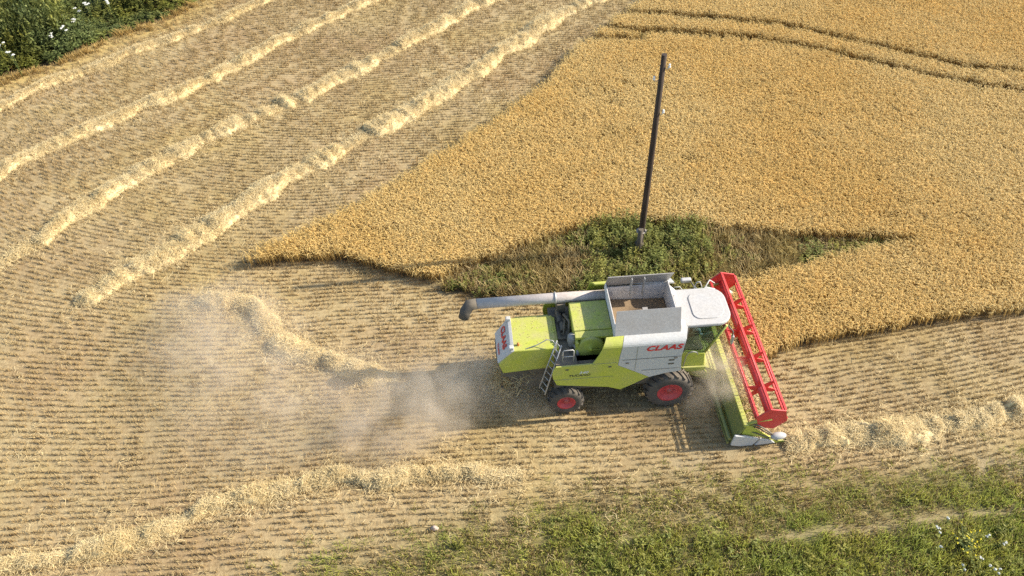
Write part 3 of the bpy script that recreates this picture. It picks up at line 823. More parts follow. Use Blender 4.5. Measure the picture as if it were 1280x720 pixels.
def side_panel(name, poly, mat, s):
    bm = bmesh.new()
    f = bm.faces.new([bm.verts.new((x, 0, z)) for x, z in poly])
    for z in (3.06, 3.72, 3.80, 3.88, 3.96, 4.04, 4.15, 4.3):
        bmesh.ops.bisect_plane(bm, geom=bm.verts[:] + bm.edges[:] + bm.faces[:], plane_co=(0, 0, z), plane_no=(0, 0, 1))
    bmesh.ops.triangulate(bm, faces=[f for f in bm.faces if len(f.verts) > 4])
    for v in bm.verts: v.co = sidemap(v.co.x, v.co.z, s)
    bmesh.ops.recalc_face_normals(bm, faces=bm.faces)
    me = bpy.data.meshes.new(name); bm.to_mesh(me); bm.free()
    me.materials.append(mat)
    me.polygons.foreach_set('use_smooth', [False] * len(me.polygons))
    o = bpy.data.objects.new(name, me); COL.objects.link(o); o.parent = CB
    sd_ = o.modifiers.new('shell', 'SOLIDIFY'); sd_.thickness = .05; sd_.offset = 0
    return o

GREEN = [(-4.23, 2.90), (-4.31, 2.75), (-4.35, 2.5), (-4.32, 2.28), (-4.18, 1.93), (-4.1, 1.9), (-2.33, 1.60), (-1.88, 1.40), (-1.4, 1.68), (-.99, 1.97), (-.90, 1.99),
         (-1.45, 2.36), (-2.07, 2.77), (-2.05, 3.2), (-1.99, 3.7), (-1.97, 4.26), (-2.57, 4.24), (-2.60, 4.0), (-2.67, 3.6), (-2.80, 3.25), (-2.95, 2.94)]
WHITE = [(-1.955, 4.26), (.24, 4.49), (.19, 3.6), (.15, 3.04), (.22, 2.24), (.03, 2.2), (-.3, 2.16), (-.62, 2.07), (-.885, 1.995), (-1.44, 2.37), (-2.055, 2.775), (-2.035, 3.2), (-1.975, 3.7)]
for s in (-1, 1):
    side_panel('side_panel_green', GREEN, lime, s)['label'] = 'lime green lower side panel'
    side_panel('side_panel_white', WHITE, white, s)['label'] = 'white upper side panel with red lettering' if s < 0 else 'white upper side panel'
# seam line and vents on the near white panel
mb = MB(); mb.box(-1.93, .14, -1.585, -1.577, 3.03, 3.05); mb.box(-1.2, .16, -1.585, -1.577, 2.40, 2.415); mb.build('panel_seam', dark, CB)
mb = MB()
for x in (-1.45,): mb.box(x, x + .012, -1.583, -1.577, 2.45, 3.70)
mb.build('panel_joint', paint('joint_grey', (.22, .23, .16), .7, .4), CB)
mb = MB(); mb.box(-4.28, -2.2, -1.583, -1.577, 2.2, 2.214)
mb.box(-2.95, -2.1, -1.583, -1.577, 2.93, 2.945)
mb.build('panel_joint', paint('joint_grey', (.22, .23, .16), .7, .4), CB)
mb = MB()
for x, z in ((-3.9, 2.72), (-2.4, 2.72), (-1.8, 2.85), (-.1, 2.95)): mb.box(x, x + .11, -1.60, -1.575, z, z + .045)
mb.build('latch', dark, CB)
mb = MB()
for z in (2.62, 2.82): mb.box(-.28, -.08, -1.583, -1.577, z, z + .08)
mb.build('panel_vent', dark, CB)

# chassis, tank and engine bay
mb = MB()
mb.box(-4.2, .3, -1.2, 1.2, 1.15, 2.70)
mb.prism([(-6.0, 1.5), (-4.2, 1.1), (-4.2, 2.5), (-5.9, 2.4)], 'y', -.7, .7)
mb.box(-.25, .25, -1.0, 1.0, .75, 1.2); mb.box(-3.95, -3.6, -1.1, 1.1, .5, .8); mb.box(-3.85, -3.7, -.5, .5, .7, 1.2)
mb.prism([(-5.6, .95), (-4.7, .8), (-4.3, 1.2), (-5.9, 1.6)], 'y', -.72, .72)
mb.build('chassis', dark, CB, .02)
mb = MB(); mb.box(-4.2, -3.45, -1.45, 1.4, 2.70, 2.76); mb.box(-3.45, -2.1, -1.5, 1.45, 2.62, 2.7); mb.build('service_deck', dark, CB)
mb = MB()
for x, y, z, r_ in ((-3.75, .35, 2.9, .14), (-3.85, .75, 2.95, .11), (-3.6, .05, 2.88, .09)): mb.tube([(x, y - .3, z), (x, y + .3, z)], r_, 10)
mb.tube([(-3.6, .9, 2.85), (-3.7, .6, 3.2), (-3.55, .2, 3.25), (-3.6, -.15, 2.95)], .05, 8)
mb.tube([(-3.9, .1, 2.8), (-3.8, -.2, 3.05), (-3.7, .3, 3.2), (-3.75, .8, 2.9)], .03, 8)
mb.box(-4.0, -3.6, -.25, .95, 2.76, 2.86)
mb.build('engine_plumbing', dark, CB)
mb = MB(); mb.lathe([(0, .42), (.10, .40), (.16, .32), (.17, .1), (.15, 0), (.11, -.3)], (-3.55, -.50, 2.98), (0, -.15, 1), 16)
mb.tube([(-3.52, -.6, 2.98), (-3.4, -.85, 2.95), (-3.38, -.95, 2.75)], .06, 8)
mb.build('air_cleaner', paint('grey_filter', (.22, .23, .23), .5, .35), CB)
mb = MB(); mb.hexa([(-3.47, -.53, 2.75), (-2.16, -.53, 2.75), (-2.16, .86, 2.75), (-3.47, .86, 2.75)], [(-3.5, -.51, 3.55), (-2.15, -.51, 3.55), (-2.15, .86, 3.55), (-3.5, .86, 3.55)])
hood = mb.build('engine_hood', lime, CB, .03)
mb = MB(); mb.hexa([(-3.46, -.74, 3.30), (-2.13, -.74, 3.30), (-2.13, -.56, 3.30), (-3.46, -.56, 3.30)], [(-3.48, -.76, 3.43), (-2.13, -.76, 3.43), (-2.13, -.545, 3.54), (-3.48, -.545, 3.54)])
mb.box(-3.46, -3.36, -.9, -.54, 2.72, 3.30); mb.box(-2.42, -2.14, -1.1, -.54, 2.72, 3.30)
mb.build('hood_side_strip', lime, CB, .02)
mb = MB(); mb.lathe([(.0, .02), (.05, .03), (.055, .0), (.13, .0), (.15, -.02), (.40, -.02), (.46, -.03), (.48, -.06), (.48, -.42)], (-2.92, -.94, 2.98), (0, -1, .12), 36)
drum = mb.build('radiator_screen', lime_dk, CB)
mb = MB(); mb.box(-2.92, -2.62, -.985, -.965, 2.97, 3.0); mb.lathe([(0, .04), (.06, .03), (.06, 0)], (-2.92, -.945, 2.985), (0, -1, .12), 14); mb.build('screen_hub', lime, drum)

# grain tank: shell, four folding walls
mb = MB(); T = .03
mb.box(-2.14, .1, -1.12, -1.12 + T, 2.7, 3.93); mb.box(-2.14, .1, 1.12 - T, 1.12, 2.7, 3.93); mb.box(-2.14, -2.14 + T, -1.12, 1.12, 2.7, 3.93); mb.box(.1 - T, .1, -1.12, 1.12, 2.7, 3.93)
mb.build('grain_tank', innerw, CB)
def wall4(name, a, b, c, d, mat, lab=None):
    """plate through four corners, 2.5 cm thick"""
    a, b, c, d = map(Vector, (a, b, c, d)); n = (b - a).cross(d - a).normalized() * .0125
    mb = MB(); mb.hexa([p - n for p in (a, b, c, d)], [p + n for p in (a, b, c, d)]); o = mb.build(name, mat, CB)
    if lab: o['label'] = lab
    return o
wall4('tank_extension', (-2.20, -1.26, 3.94), (.07, -1.26, 3.94), (.07, -.86, 4.76), (-2.14, -.86, 4.76), steelp, 'grey steel folding tank wall facing out')
wall4('tank_extension', (-2.16, 1.2, 3.94), (.12, 1.2, 3.94), (.22, .86, 4.68), (-2.14, .86, 4.68), steelp, 'far folding tank wall')
wall4('tank_extension', (-2.17, -1.2, 3.88), (-2.17, 1.17, 3.88), (-2.15, 1.08, 4.16), (-2.15, -1.12, 4.16), innerw)
wall4('tank_extension', (.09, -1.2, 3.88), (.09, 1.17, 3.88), (.10, 1.08, 4.12), (.10, -1.12, 4.12), innerw)
mb = MB(); mb.box(-1.3, -1.27, .72, .95, 3.7, 4.6); mb.box(-.85, -.82, .72, .95, 3.7, 4.6); mb.build('tank_strut', rail, CB)
mb = MB(); mb.tube([(-.9, -.3, 3.3), (-.92, -.05, 3.80)], .13, 12); mb.box(-1.0, -.82, -.14, .06, 3.78, 3.88); mb.build('filling_auger', steelp, CB)
# front shoulders between tank and cab
for s in (-1, 1):
    mb = MB(); mb.hexa([(.1, s * .6, 3.2), (.45, s * .6, 3.2), (.45, s * 1.0, 3.2), (.1, s * 1.16, 3.2)], [(.1, s * .6, 3.95), (.42, s * .6, 3.76), (.42, s * .85, 3.76), (.1, s * 1.1, 3.97)])
    mb.build('tank_shoulder', white, CB, .03)
mb = MB(); mb.box(.1, .45, -.86, .86, 3.0, 3.74); mb.build('cab_rear_wall', white, CB, .02)

# unloading auger
mb = MB(); mb.tube([(-1.9, 1.14, 3.52), (-4.0, 1.15, 3.52), (-6.85, 1.15, 3.50)], .19, 18)
ua = mb.build('unloading_auger', augm, CB)
mb = MB(); mb.tube([(-6.8, 1.15, 3.5), (-7.05, 1.13, 3.48), (-7.22, 1.0, 3.3), (-7.3, .92, 3.05)], [.2, .22, .21, .19], 16); mb.build('spout', seal, ua)
mb = MB(); mb.lathe([(.2, -.03), (.225, -.02), (.225, .02), (.2, .03)], (-3.95, 1.15, 3.52), (1, 0, 0), 18); mb.build('flange', rail, ua)
mb = MB(); mb.tube([(-2.1, .98, 3.45), (-3.4, 1.0, 3.4)], .07, 8); mb.box(-3.9, -3.6, .9, 1.3, 2.75, 3.38); mb.build('auger_cradle', dark, CB)

# rear hood
RH = [(-4.1, 1.95), (-6.02, 1.80), (-6.17, 2.30), (-5.68, 2.98), (-5.6, 3.0), (-4.1, 3.0)]
mb = MB(); mb.prism(RH, 'y', -.78, .80); mb.build('rear_hood', lime, CB, .04)
mb = MB(); mb.box(-5.45, -4.2, .80, 1.05, 2.3, 2.78); mb.box(-4.15, -4.02, -.74, .76, 2.1, 2.95); mb.build('hood_ledge', lime, CB, .03)
mb = MB(); mb.hexa([(-6.205, -.70, 2.30), (-6.205, .74, 2.30), (-6.18, .74, 2.26), (-6.18, -.70, 2.26)], [(-5.735, -.80, 2.985), (-5.735, .82, 2.985), (-5.60, .82, 3.02), (-5.60, -.80, 3.02)])
mb.build('rear_panel', white, CB, .03)
mb = MB(); mb.box(-6.22, -6.17, -.3, .5, 2.1, 2.26); mb.build('rear_grille', dark, CB)
for y in (-.66, .72):
    mb = MB(); mb.box(-5.78, -5.62, y - .08, y + .08, 3.0, 3.12); lb = mb.build('work_lamp', white, CB, .02)
    mb = MB(); mb.box(-5.795, -5.782, y - .06, y + .06, 3.02, 3.10); mb.build('lens', lampm, lb)
mb = MB(); mb.lathe([(.05, 0), (.05, .09), (.03, .12), (0, .125)], (-5.45, -.52, 3.0), (0, 0, 1), 12); mb.build('beacon', amber, CB)
mb = MB(); mb.tube([(-5.2, -.72, 3.0), (-4.8, -.66, 3.1), (-4.45, -.62, 3.3), (-4.25, -.7, 3.32), (-4.15, -.8, 3.2), (-4.12, -.86, 2.3)], .018, 6); mb.build('hood_handrail', rail, CB)
mb = MB(); mb.tube([(-6.05, -.7, 1.85), (-6.07, -.72, 1.0)], .02, 6); mb.box(-6.1, -6.03, -.76, -.68, .92, 1.0); mb.build('marker_rod', dark, CB)

# ladder and rails at the engine deck
rails = [((-4.76, -1.24, 1.4), (-4.11, -.74, 3.35)), ((-4.59, -1.55, 1.4), (-3.98, -.98, 3.35))]
mb = MB()
for a, b in rails: mb.tube([a, b], .025, 6)
for k in range(9):
    f = .04 + k * .115; p, q = [Vector(a).lerp(Vector(b), f) for a, b in rails]; mb.tube([p, q], .018, 6)
mb.build('engine_ladder', rail, CB)
mb = MB(); mb.tube([(-3.98, -1.38, 2.92), (-3.98, -1.36, 3.45), (-3.94, -1.35, 3.5), (-3.64, -1.34, 3.5), (-3.6, -1.35, 3.45), (-3.6, -1.38, 2.92)], .02, 6); mb.tube([(-3.98, -1.37, 3.2), (-3.6, -1.37, 3.2)], .016, 6); mb.build('deck_railing', rail, CB)

# cab
mb = MB(); P8 = []
def rrect(x0, x1, y0, y1, r0, r1, n=6):
    out = []
    for cx, cy, r, a0 in ((x1 - r1, y1 - r1, r1, 0), (x0 + r0, y1 - r0, r0, 90), (x0 + r0, y0 + r0, r0, 180), (x1 - r1, y0 + r1, r1, 270)):
        for k in range(n + 1):
            a = R(a0 + 90 * k / n); out.append((cx + r * math.cos(a), cy + r * math.sin(a)))
    return out
mb.prism(rrect(.2, 2.06, -.88, .88, .16, .55), 'z', 3.66, 3.80); roof = mb.build('cab_roof', roofm, CB, .04)
mb = MB(); mb.prism(rrect(.72, 1.85, -.62, .62, .28, .42), 'z', 3.80, 3.83); mb.build('roof_hatch', roofm, roof, .025)
for s in (-1, 1):
    mb = MB(); Y0 = s * .86
    mb.prism([(.52, 3.66), (.47, 2.42), (1.20, 2.28), (1.78, 3.66)], 'y', Y0 - .008, Y0 + .008); mb.build('side_window', glass, CB)
    mb = MB(); mb.tube([(.47, Y0, 3.66), (.44, Y0, 2.4)], .045, 6); mb.build('rear_pillar', dark, CB)
    mb = MB(); mb.tube([(1.83, Y0, 3.66), (1.22, Y0, 2.2)], .05, 6); mb.build('front_pillar', lime_dk, CB)
mb = MB(); mb.hexa([(1.24, -.82, 2.22), (1.255, -.82, 2.22), (1.255, .82, 2.22), (1.24, .82, 2.22)], [(1.83, -.82, 3.66), (1.845, -.82, 3.66), (1.845, .82, 3.66), (1.83, .82, 3.66)]); mb.build('windscreen', glass, CB)
mb = MB(); mb.prism([(.34, 1.45), (1.18, 1.45), (1.34, 1.55), (1.26, 2.30), (.34, 2.42)], 'y', -.93, .93); mb.build('cab_base', lime, CB, .04)
mb = MB(); mb.prism([(.36, 1.42), (1.32, 1.42), (1.36, 1.62), (.36, 1.68)], 'y', -1.02, -.94); mb.tube([(1.28, -.98, 1.5), (1.42, -1.0, 1.3), (1.4, -1.0, 1.1)], .03, 6); mb.build('cab_sill', lime_dk, CB, .02)
mb = MB(); mb.tube([(.50, -1.0, 1.7), (.53, -1.02, 2.3), (.6, -1.02, 2.48), (.75, -1.02, 2.55), (.9, -1.02, 2.48), (.95, -1.0, 2.35)], .02, 6); mb.build('cab_handrail', rail, CB)
mb = MB(); mb.box(.45, 1.2, -.8, .8, 2.36, 2.42); mb.build('cab_floor', dark, CB)
mb = MB(); mb.box(.52, .98, -.25, .25, 2.45, 2.65); mb.hexa([(.48, -.24, 2.6), (.60, -.24, 2.6), (.60, .24, 2.6), (.48, .24, 2.6)], [(.40, -.22, 3.2), (.50, -.22, 3.2), (.50, .22, 3.2), (.40, .22, 3.2)]); mb.build('driver_seat', seal, CB, .04)
mb = MB(); mb.tube([(1.28, 0, 2.4), (1.18, 0, 2.85)], .04, 8)
_c = Vector((1.17, 0, 2.88)); _ax = Vector((-.35, 0, 1)).normalized(); _u = Vector((0, 1, 0)); _w = _ax.cross(_u)
mb.tube([_c + (_u * math.cos(k * math.pi / 9) + _w * math.sin(k * math.pi / 9)) * .19 for k in range(19)], .016, 6, False); mb.build('steering_column', dark, CB)
mb = MB(); mb.tube([(1.9, -.82, 3.6), (2.05, -1.0, 3.45), (2.08, -1.0, 3.1)], .025, 6); arm = mb.build('mirror_arm', dark, CB)
mb = MB(); mb.box(2.04, 2.12, -1.08, -.94, 2.85, 3.25); mb.build('mirror', rail, arm, .02)
mb = MB(); mb.tube([(1.75, .82, 3.5), (1.5, 1.2, 3.2), (1.35, 1.7, 3.05)], .025, 6); arm = mb.build('mirror_arm', rail, CB)
mb = MB(); mb.box(.95, 1.35, 2.0, 2.18, 2.9, 3.08); mb.build('mirror', roofm, arm, .05)
mb = MB(); mb.tube([(1.35, 1.7, 3.05), (1.3, 2.06, 3.0)], .03, 6); mb.build('mirror_clamp', dark, arm)
# far side boarding platform with rails and hoses
mb = MB(); mb.box(.5, 1.7, .95, 1.75, 1.85, 1.93); mb.box(1.4, 1.75, 1.1, 1.75, 2.1, 2.2); mb.hexa([(1.3, 1.6, 1.9), (1.8, 1.6, 1.9), (1.8, 1.75, 1.9), (1.3, 1.75, 1.9)], [(1.35, 1.72, 2.7), (1.75, 1.72, 2.7), (1.75, 1.8, 2.7), (1.35, 1.8, 2.7)]); mb.build('boarding_platform', lime, CB, .02)
mb = MB()
mb.tube([(.55, 1.7, 1.93), (.55, 1.75, 2.85), (.65, 1.78, 2.98), (.85, 1.78, 2.98), (.95, 1.75, 2.85), (.95, 1.7, 1.93)], .02, 6)
mb.tube([(1.4, 1.7, 1.93), (1.42, 1.8, 2.9), (1.5, 1.85, 3.1), (1.62, 1.85, 3.1), (1.7, 1.8, 2.9), (1.7, 1.7, 1.93)], .022, 6)
mb.tube([(1.75, 1.7, 2.0), (1.95, 2.1, 2.5), (2.2, 2.4, 2.6), (2.5, 2.6, 2.2)], .025, 6); mb.tube([(1.6, 1.7, 2.6), (1.9, 1.9, 2.75), (2.3, 2.0, 2.5), (2.5, 2.2, 1.9)], .03, 6)
mb.build('platform_railing', roofm, CB)
mb = MB(); mb.tube([(1.55, 1.6, 2.3), (1.85, 1.7, 2.55), (2.15, 1.75, 2.2), (2.2, 1.8, 1.4)], .045, 8); mb.tube([(1.5, 1.45, 2.3), (1.9, 1.5, 2.5), (2.2, 1.55, 2.1), (2.2, 1.6, 1.4)], .04, 8); mb.build('hydraulic_hose', dark, CB)

# feeder house
mb = MB(); mb.hexa([(.6, -.62, .9), (1.98, -.7, .25), (1.98, .7, .25), (.6, .62, .9)], [(.6, -.62, 1.6), (2.0, -.7, .95), (2.0, .7, .95), (.6, .62, 1.6)]); mb.build('feeder_house', lime_dk, CB, .02)

# wheels
def wheel(x, s, r, wdt, rr, nl):
    yo = s * 1.52 if r > .8 else s * 1.46
    ax = (0, s, 0)
    mb = MB(); h = wdt
    mb.lathe([(rr, 0.0), (rr + .05, .015), (r * .80, .02), (r * .89, -.02), (r * .935, -.08), (r * .945, -h / 2), (r * .935, -h + .08), (r * .89, -h + .02), (r * .80, -h - .02), (rr, -h)], (x, yo, r), ax, 40)
    for k in range(nl):
        for side in (0, 1):
            a0 = 2 * math.pi * (k + .5 * side) / nl
            pts_in, pts_out = [], []
            # a lug runs from the shoulder to the middle, swept round the tyre
            for f, da in ((0.0, 0.0), (.35, .10), (.56, .20)):
                o_ = (-.005 if side == 0 else -h + .005) + (-f * h if side == 0 else f * h)
                pts_in.append((o_, a0 + da * 1.6))
            lw = .036
            V = []
            for o_, a in pts_in:
                edge = abs(o_ + h / 2) > h * .42
                rb = r * (.86 if edge else .93); rt = r * (.985 if edge else 1.0)
                for da in (-lw, lw):
                    for q in (rb, rt):
                        th = a + da * (1.3 if q == rb else 1)
                        V.append((x + q * math.cos(th), yo + s * o_, r + q * math.sin(th)))
            Fc = []
            for i in range(2):
                b = i * 4
                Fc += [(b, b + 4, b + 5, b + 1), (b + 2, b + 3, b + 7, b + 6), (b + 1, b + 5, b + 7, b + 3), (b, b + 2, b + 6, b + 4)]
            Fc += [(0, 1, 3, 2), (8, 10, 11, 9)]
            mb.add(V, Fc)
    o = mb.build('wheel', rubber, CB)
    mb = MB(); mb.lathe([(0, -.09), (.10, -.09), (.12, -.12), (rr * .45, -.13), (rr * .72, -.10), (rr * .80, -.03), (rr * .93, -.005), (rr * 1.02, .012), (rr * 1.02, -.02), (rr * .9, -h * .9), (0, -h * .9)], (x, yo, r), ax, 32); rim = mb.build('rim', rimred, o)
    mb = MB(); mb.lathe([(0, -.05), (.085, -.055), (.095, -.09)], (x, yo, r), ax, 14)
    for k in range(8):
        a = k * math.pi / 4; mb.lathe([(0, -.09), (.022, -.092), (.022, -.125)], (x + .2 * math.cos(a) * rr / .5, yo, r + .2 * math.sin(a) * rr / .5), ax, 6)
    mb.build('hub', paint('hub_red', (.38, .015, .03), .5, .4), o)
for s in (-1, 1):
    wheel(0, s, .90, .62, .46, 19)
    wheel(-3.78, s, .67, .44, .335, 17)

# header with reel
HD = MB(); HW = 3.40
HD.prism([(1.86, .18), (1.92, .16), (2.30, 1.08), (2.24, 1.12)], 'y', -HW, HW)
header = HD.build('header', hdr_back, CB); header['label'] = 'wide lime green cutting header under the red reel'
mb = MB(); mb.box(2.20, 2.37, -HW, HW, 1.08, 1.17)
for k in range(18):
    y = -3.2 + k * .376; mb.prism([(2.06, .4), (2.14, .4), (2.40, 1.05), (2.31, 1.08)], 'y', y - .03, y + .03)
mb.build('top_beam', lime, header, .015)
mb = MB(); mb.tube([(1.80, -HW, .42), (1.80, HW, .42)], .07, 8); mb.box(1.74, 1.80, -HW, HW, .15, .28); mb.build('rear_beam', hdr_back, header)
mb = MB(); mb.prism([(1.9, .10), (3.34, .08), (3.34, .11), (2.6, .13), (1.92, .18)], 'y', -HW, HW); mb.build('table', steelp, header)
mb = MB(); mb.box(3.30, 3.40, -HW, HW, .112, .135)
for k in range(88):
    y = -HW + .04 + k * .0772; mb.prism([(3.36, y - .015), (3.36, y + .015), (3.50, y)], 'z', .09, .125)
mb.build('knife_bar', dark, header)
mb = MB(); mb.tube([(2.66, -HW + .05, .50), (2.66, HW - .05, .50)], .17, 14)
for s in (-1, 1):
    V, Fc = [], []
    n = 150
    for i in range(n + 1):
        y = s * (HW - .06 - (HW - .75) * i / n); a = s * i * 2 * math.pi / 28
        for q in (.17, .30): V.append((2.66 + q * math.cos(a), y, .50 + q * math.sin(a)))
    mb.add(V, [(2 * i, 2 * i + 1, 2 * i + 3, 2 * i + 2) for i in range(n)])
mb.build('intake_auger', lime, header)
# end plates and dividers
for s in (-1, 1):
    y0, y1 = sorted((s * 3.41, s * 3.50))
    mb = MB(); mb.prism([(1.86, .16), (1.92, .74), (2.36, .63), (2.84, .42), (2.66, .06), (2.2, .05)], 'y', y0, y1); mb.build('end_cover', white, header, .03)
    mb = MB(); mb.prism([(2.90, .40), (3.36, .24), (3.48, .10), (2.74, .05)], 'y', y0, y1); mb.build('end_cover', white, header, .02)
    mb = MB(); mb.prism([(2.2, .66), (2.3, 1.1), (2.45, 1.1), (3.1, .5), (3.3, .30), (3.2, .2), (2.9, .42)], 'y', s * 3.36 - .02, s * 3.36 + .02); mb.build('end_plate', lime, header)
    mb = MB(); mb.hexa([(3.25, s * 3.36 - .1, .06), (3.25, s * 3.36 + .1, .06), (3.25, s * 3.36 + .1, .3), (3.25, s * 3.36 - .1, .3)], [(3.98, s * 3.44 - .015, .04), (3.98, s * 3.44 + .015, .04), (3.98, s * 3.44 + .015, .08), (3.98, s * 3.44 - .015, .08)]); mb.build('crop_divider', lime, header, .01)
    mb = MB(); mb.ball((3.50, s * 3.52, .58), .29, .14, .14); mb.build('drive_cover', roofm, header)
    mb = MB(); mb.tube([(2.28, s * 3.30, 1.1), (2.7, s * 3.33, 1.32), (3.14, s * 3.35, 1.42)], .06, 6); mb.tube([(2.3, s * 3.32, .9), (2.9, s * 3.34, 1.3)], .035, 6); mb.build('reel_arm', lime_dk, header)
# hoses at the near end
mb = MB(); mb.tube([(2.35, -3.25, 1.12), (2.7, -3.4, 1.15), (3.05, -3.48, .9), (3.3, -3.5, .65)], .03, 6); mb.tube([(2.4, -3.2, 1.0), (2.8, -3.42, .95), (3.2, -3.46, .62)], .025, 6); mb.tube([(2.5, -3.35, .75), (3.0, -3.5, .6), (3.5, -3.55, .35)], .022, 6); mb.build('header_hose', dark, header)
RX, RZ, RR, PH = 3.14, 1.42, .56, R(45)
mb = MB(); mb.tube([(RX, -3.32, RZ), (RX, 3.32, RZ)], .155, 20); mb.build('reel_tube', red, header)
for k in range(6):
    a = PH + k * math.pi / 3; bx, bz = RX + RR * math.cos(a), RZ + RR * math.sin(a)
    mb = MB(); mb.tube([(bx, -3.34, bz), (bx, 3.34, bz)], .032, 6)
    mb.box(bx + .035, bx + .075, -3.3, 3.3, bz - .012, bz + .012)
    for j in range(44):
        y = -3.25 + j * .151; mb.tube([(bx + .05, y, bz), (bx + .03, y, bz - .2)], .011, 4, False)
    mb.build('reel_bat', red, header)
def star(y, r_in, thick, full=False):
    mb = MB(); pts = []
    for k in range(6):
        a = PH + k * math.pi / 3
        if full: pts.append((RX + (RR + .03) * math.cos(a), RZ + (RR + .03) * math.sin(a)))
        else:
            for da, q in ((-.5236, r_in), (-.16, RR * .86), (0.0, RR + .05), (.16, RR * .86)): pts.append((RX + q * math.cos(a + da), RZ + q * math.sin(a + da)))
    mb.prism(pts, 'y', y - thick / 2, y + thick / 2)
    mb.build('reel_end_plate' if full else 'reel_spider', red, header)
for y in (-2.04, -.68, .68, 2.04): star(y, .24, .03)
for y in (-3.36, 3.36): star(y, .3, .05, True)

# lettering
def letter(txt, size, loc, rot, mat, parent, shear=0.0, off=0.0, sx=1.0):
    cu = bpy.data.curves.new('lettering', 'FONT'); cu.body = txt; cu.size = size; cu.extrude = .003; cu.shear = shear; cu.offset = off; cu.space_character = 1.05
    o = bpy.data.objects.new('lettering', cu); COL.objects.link(o); o.parent = parent; o.location = loc; o.rotation_euler = rot; o.scale = (sx, 1, 1)
    cu.materials.append(mat)
    me = bpy.data.meshes.new_from_object(o.evaluated_get(bpy.context.evaluated_depsgraph_get()))
    q = bpy.data.objects.new('lettering', me); COL.objects.link(q); q.parent = parent; q.location = loc; q.rotation_euler = rot; q.scale = (sx, 1, 1)
    bpy.data.objects.remove(o); return q
letter('CLAAS', .34, (-1.16, -1.582, 3.44), (R(90), 0, 0), redtxt, CB, .28, .012, 1.18)
letter('TUCANO', .15, (-3.78, -1.582, 2.33), (R(90), 0, 0), dktxt, CB, .25, .003, 1.15)
letter('340', .16, (-3.42, -1.582, 2.47), (R(90), 0, 0), lttxt, CB, .25, .003, 1.3)
ta = math.atan2(.685, .47)
letter('CLAAS', .34, (-5.985, .62, 2.66), (ta, 0, R(-90)), redtxt, CB, .0, .012, .98)
letter('TUCANO', .11, (-6.15, .12, 2.42), (ta, 0, R(-90)), redtxt, CB, .2, .003, 1.1)

# driver behind the glass
def build_driver():
    shirt = paint('blue_shirt', (.25, .32, .42), .9, .1); skin, N, L, B = new_mat('skin'); B.inputs['Base Color'].default_value = (.48, .29, .21, 1)
    hair, N, L, B = new_mat('hair'); B.inputs['Base Color'].default_value = (.04, .03, .02, 1)
    root = empty('person', mach(.72, 0) + (2.65,), YAW)
    tag(root, 'driver in a pale blue shirt sitting at the wheel inside the combine cab', 'person')
    J = {'pel': (0, 0, .08, .15), 'sp': (-.03, 0, .3, .14), 'ch': (-.05, 0, .48, .15), 'nk': (-.03, 0, .62, .06), 'hd': (0, 0, .74, .085), 'hd2': (.0, 0, .84, .08)}
    E_ = [('pel', 'sp'), ('sp', 'ch'), ('ch', 'nk'), ('nk', 'hd'), ('hd', 'hd2')]
    for t, s in (('l', 1), ('r', -1)):
        J.update({'sh' + t: (-.05, s * .19, .52, .065), 'el' + t: (.1, s * .25, .3, .05), 'wr' + t: (.36, s * .17, .3, .036), 'ha' + t: (.45, s * .15, .31, .035),
                  'hp' + t: (.05, s * .1, .05, .09), 'kn' + t: (.45, s * .14, .06, .07), 'an' + t: (.5, s * .14, -.2, .045), 'to' + t: (.62, s * .14, -.23, .04)})
        E_ += [('ch', 'sh' + t), ('sh' + t, 'el' + t), ('el' + t, 'wr' + t), ('wr' + t, 'ha' + t), ('pel', 'hp' + t), ('hp' + t, 'kn' + t), ('kn' + t, 'an' + t), ('an' + t, 'to' + t)]
    ks = list(J); me = bpy.data.meshes.new('body'); me.from_pydata([J[k][:3] for k in ks], [(ks.index(a), ks.index(b)) for a, b in E_], [])
    o = bpy.data.objects.new('body', me); COL.objects.link(o); o.parent = root
    o.modifiers.new('skin', 'SKIN'); o.modifiers.new('sub', 'SUBSURF').render_levels = 1
    for i, k in enumerate(ks): me.skin_vertices[0].data[i].radius = (J[k][3],) * 2
    me.skin_vertices[0].data[0].use_root = True
    me.materials.append(shirt)
    mb = MB(); mb.ball((.015, 0, .78), .10, .08, .125); mb.ball((.12, 0, .77), .02, .018, .03); mb.build('face', skin, root)
    mb = MB(); mb.ball((-.02, 0, .83), .105, .09, .09); mb.build('hair', hair, root)
    for s in (1, -1):
        mb = MB(); mb.ball((.43, s * .15, .31), .05, .035, .03)
        for k in range(4): mb.tube([(.45, s * (.12 + .018 * k), .32), (.50, s * (.12 + .018 * k), .315), (.515, s * (.12 + .018 * k), .28)], .009, 5)
        mb.build('hand', skin, root)
build_driver()

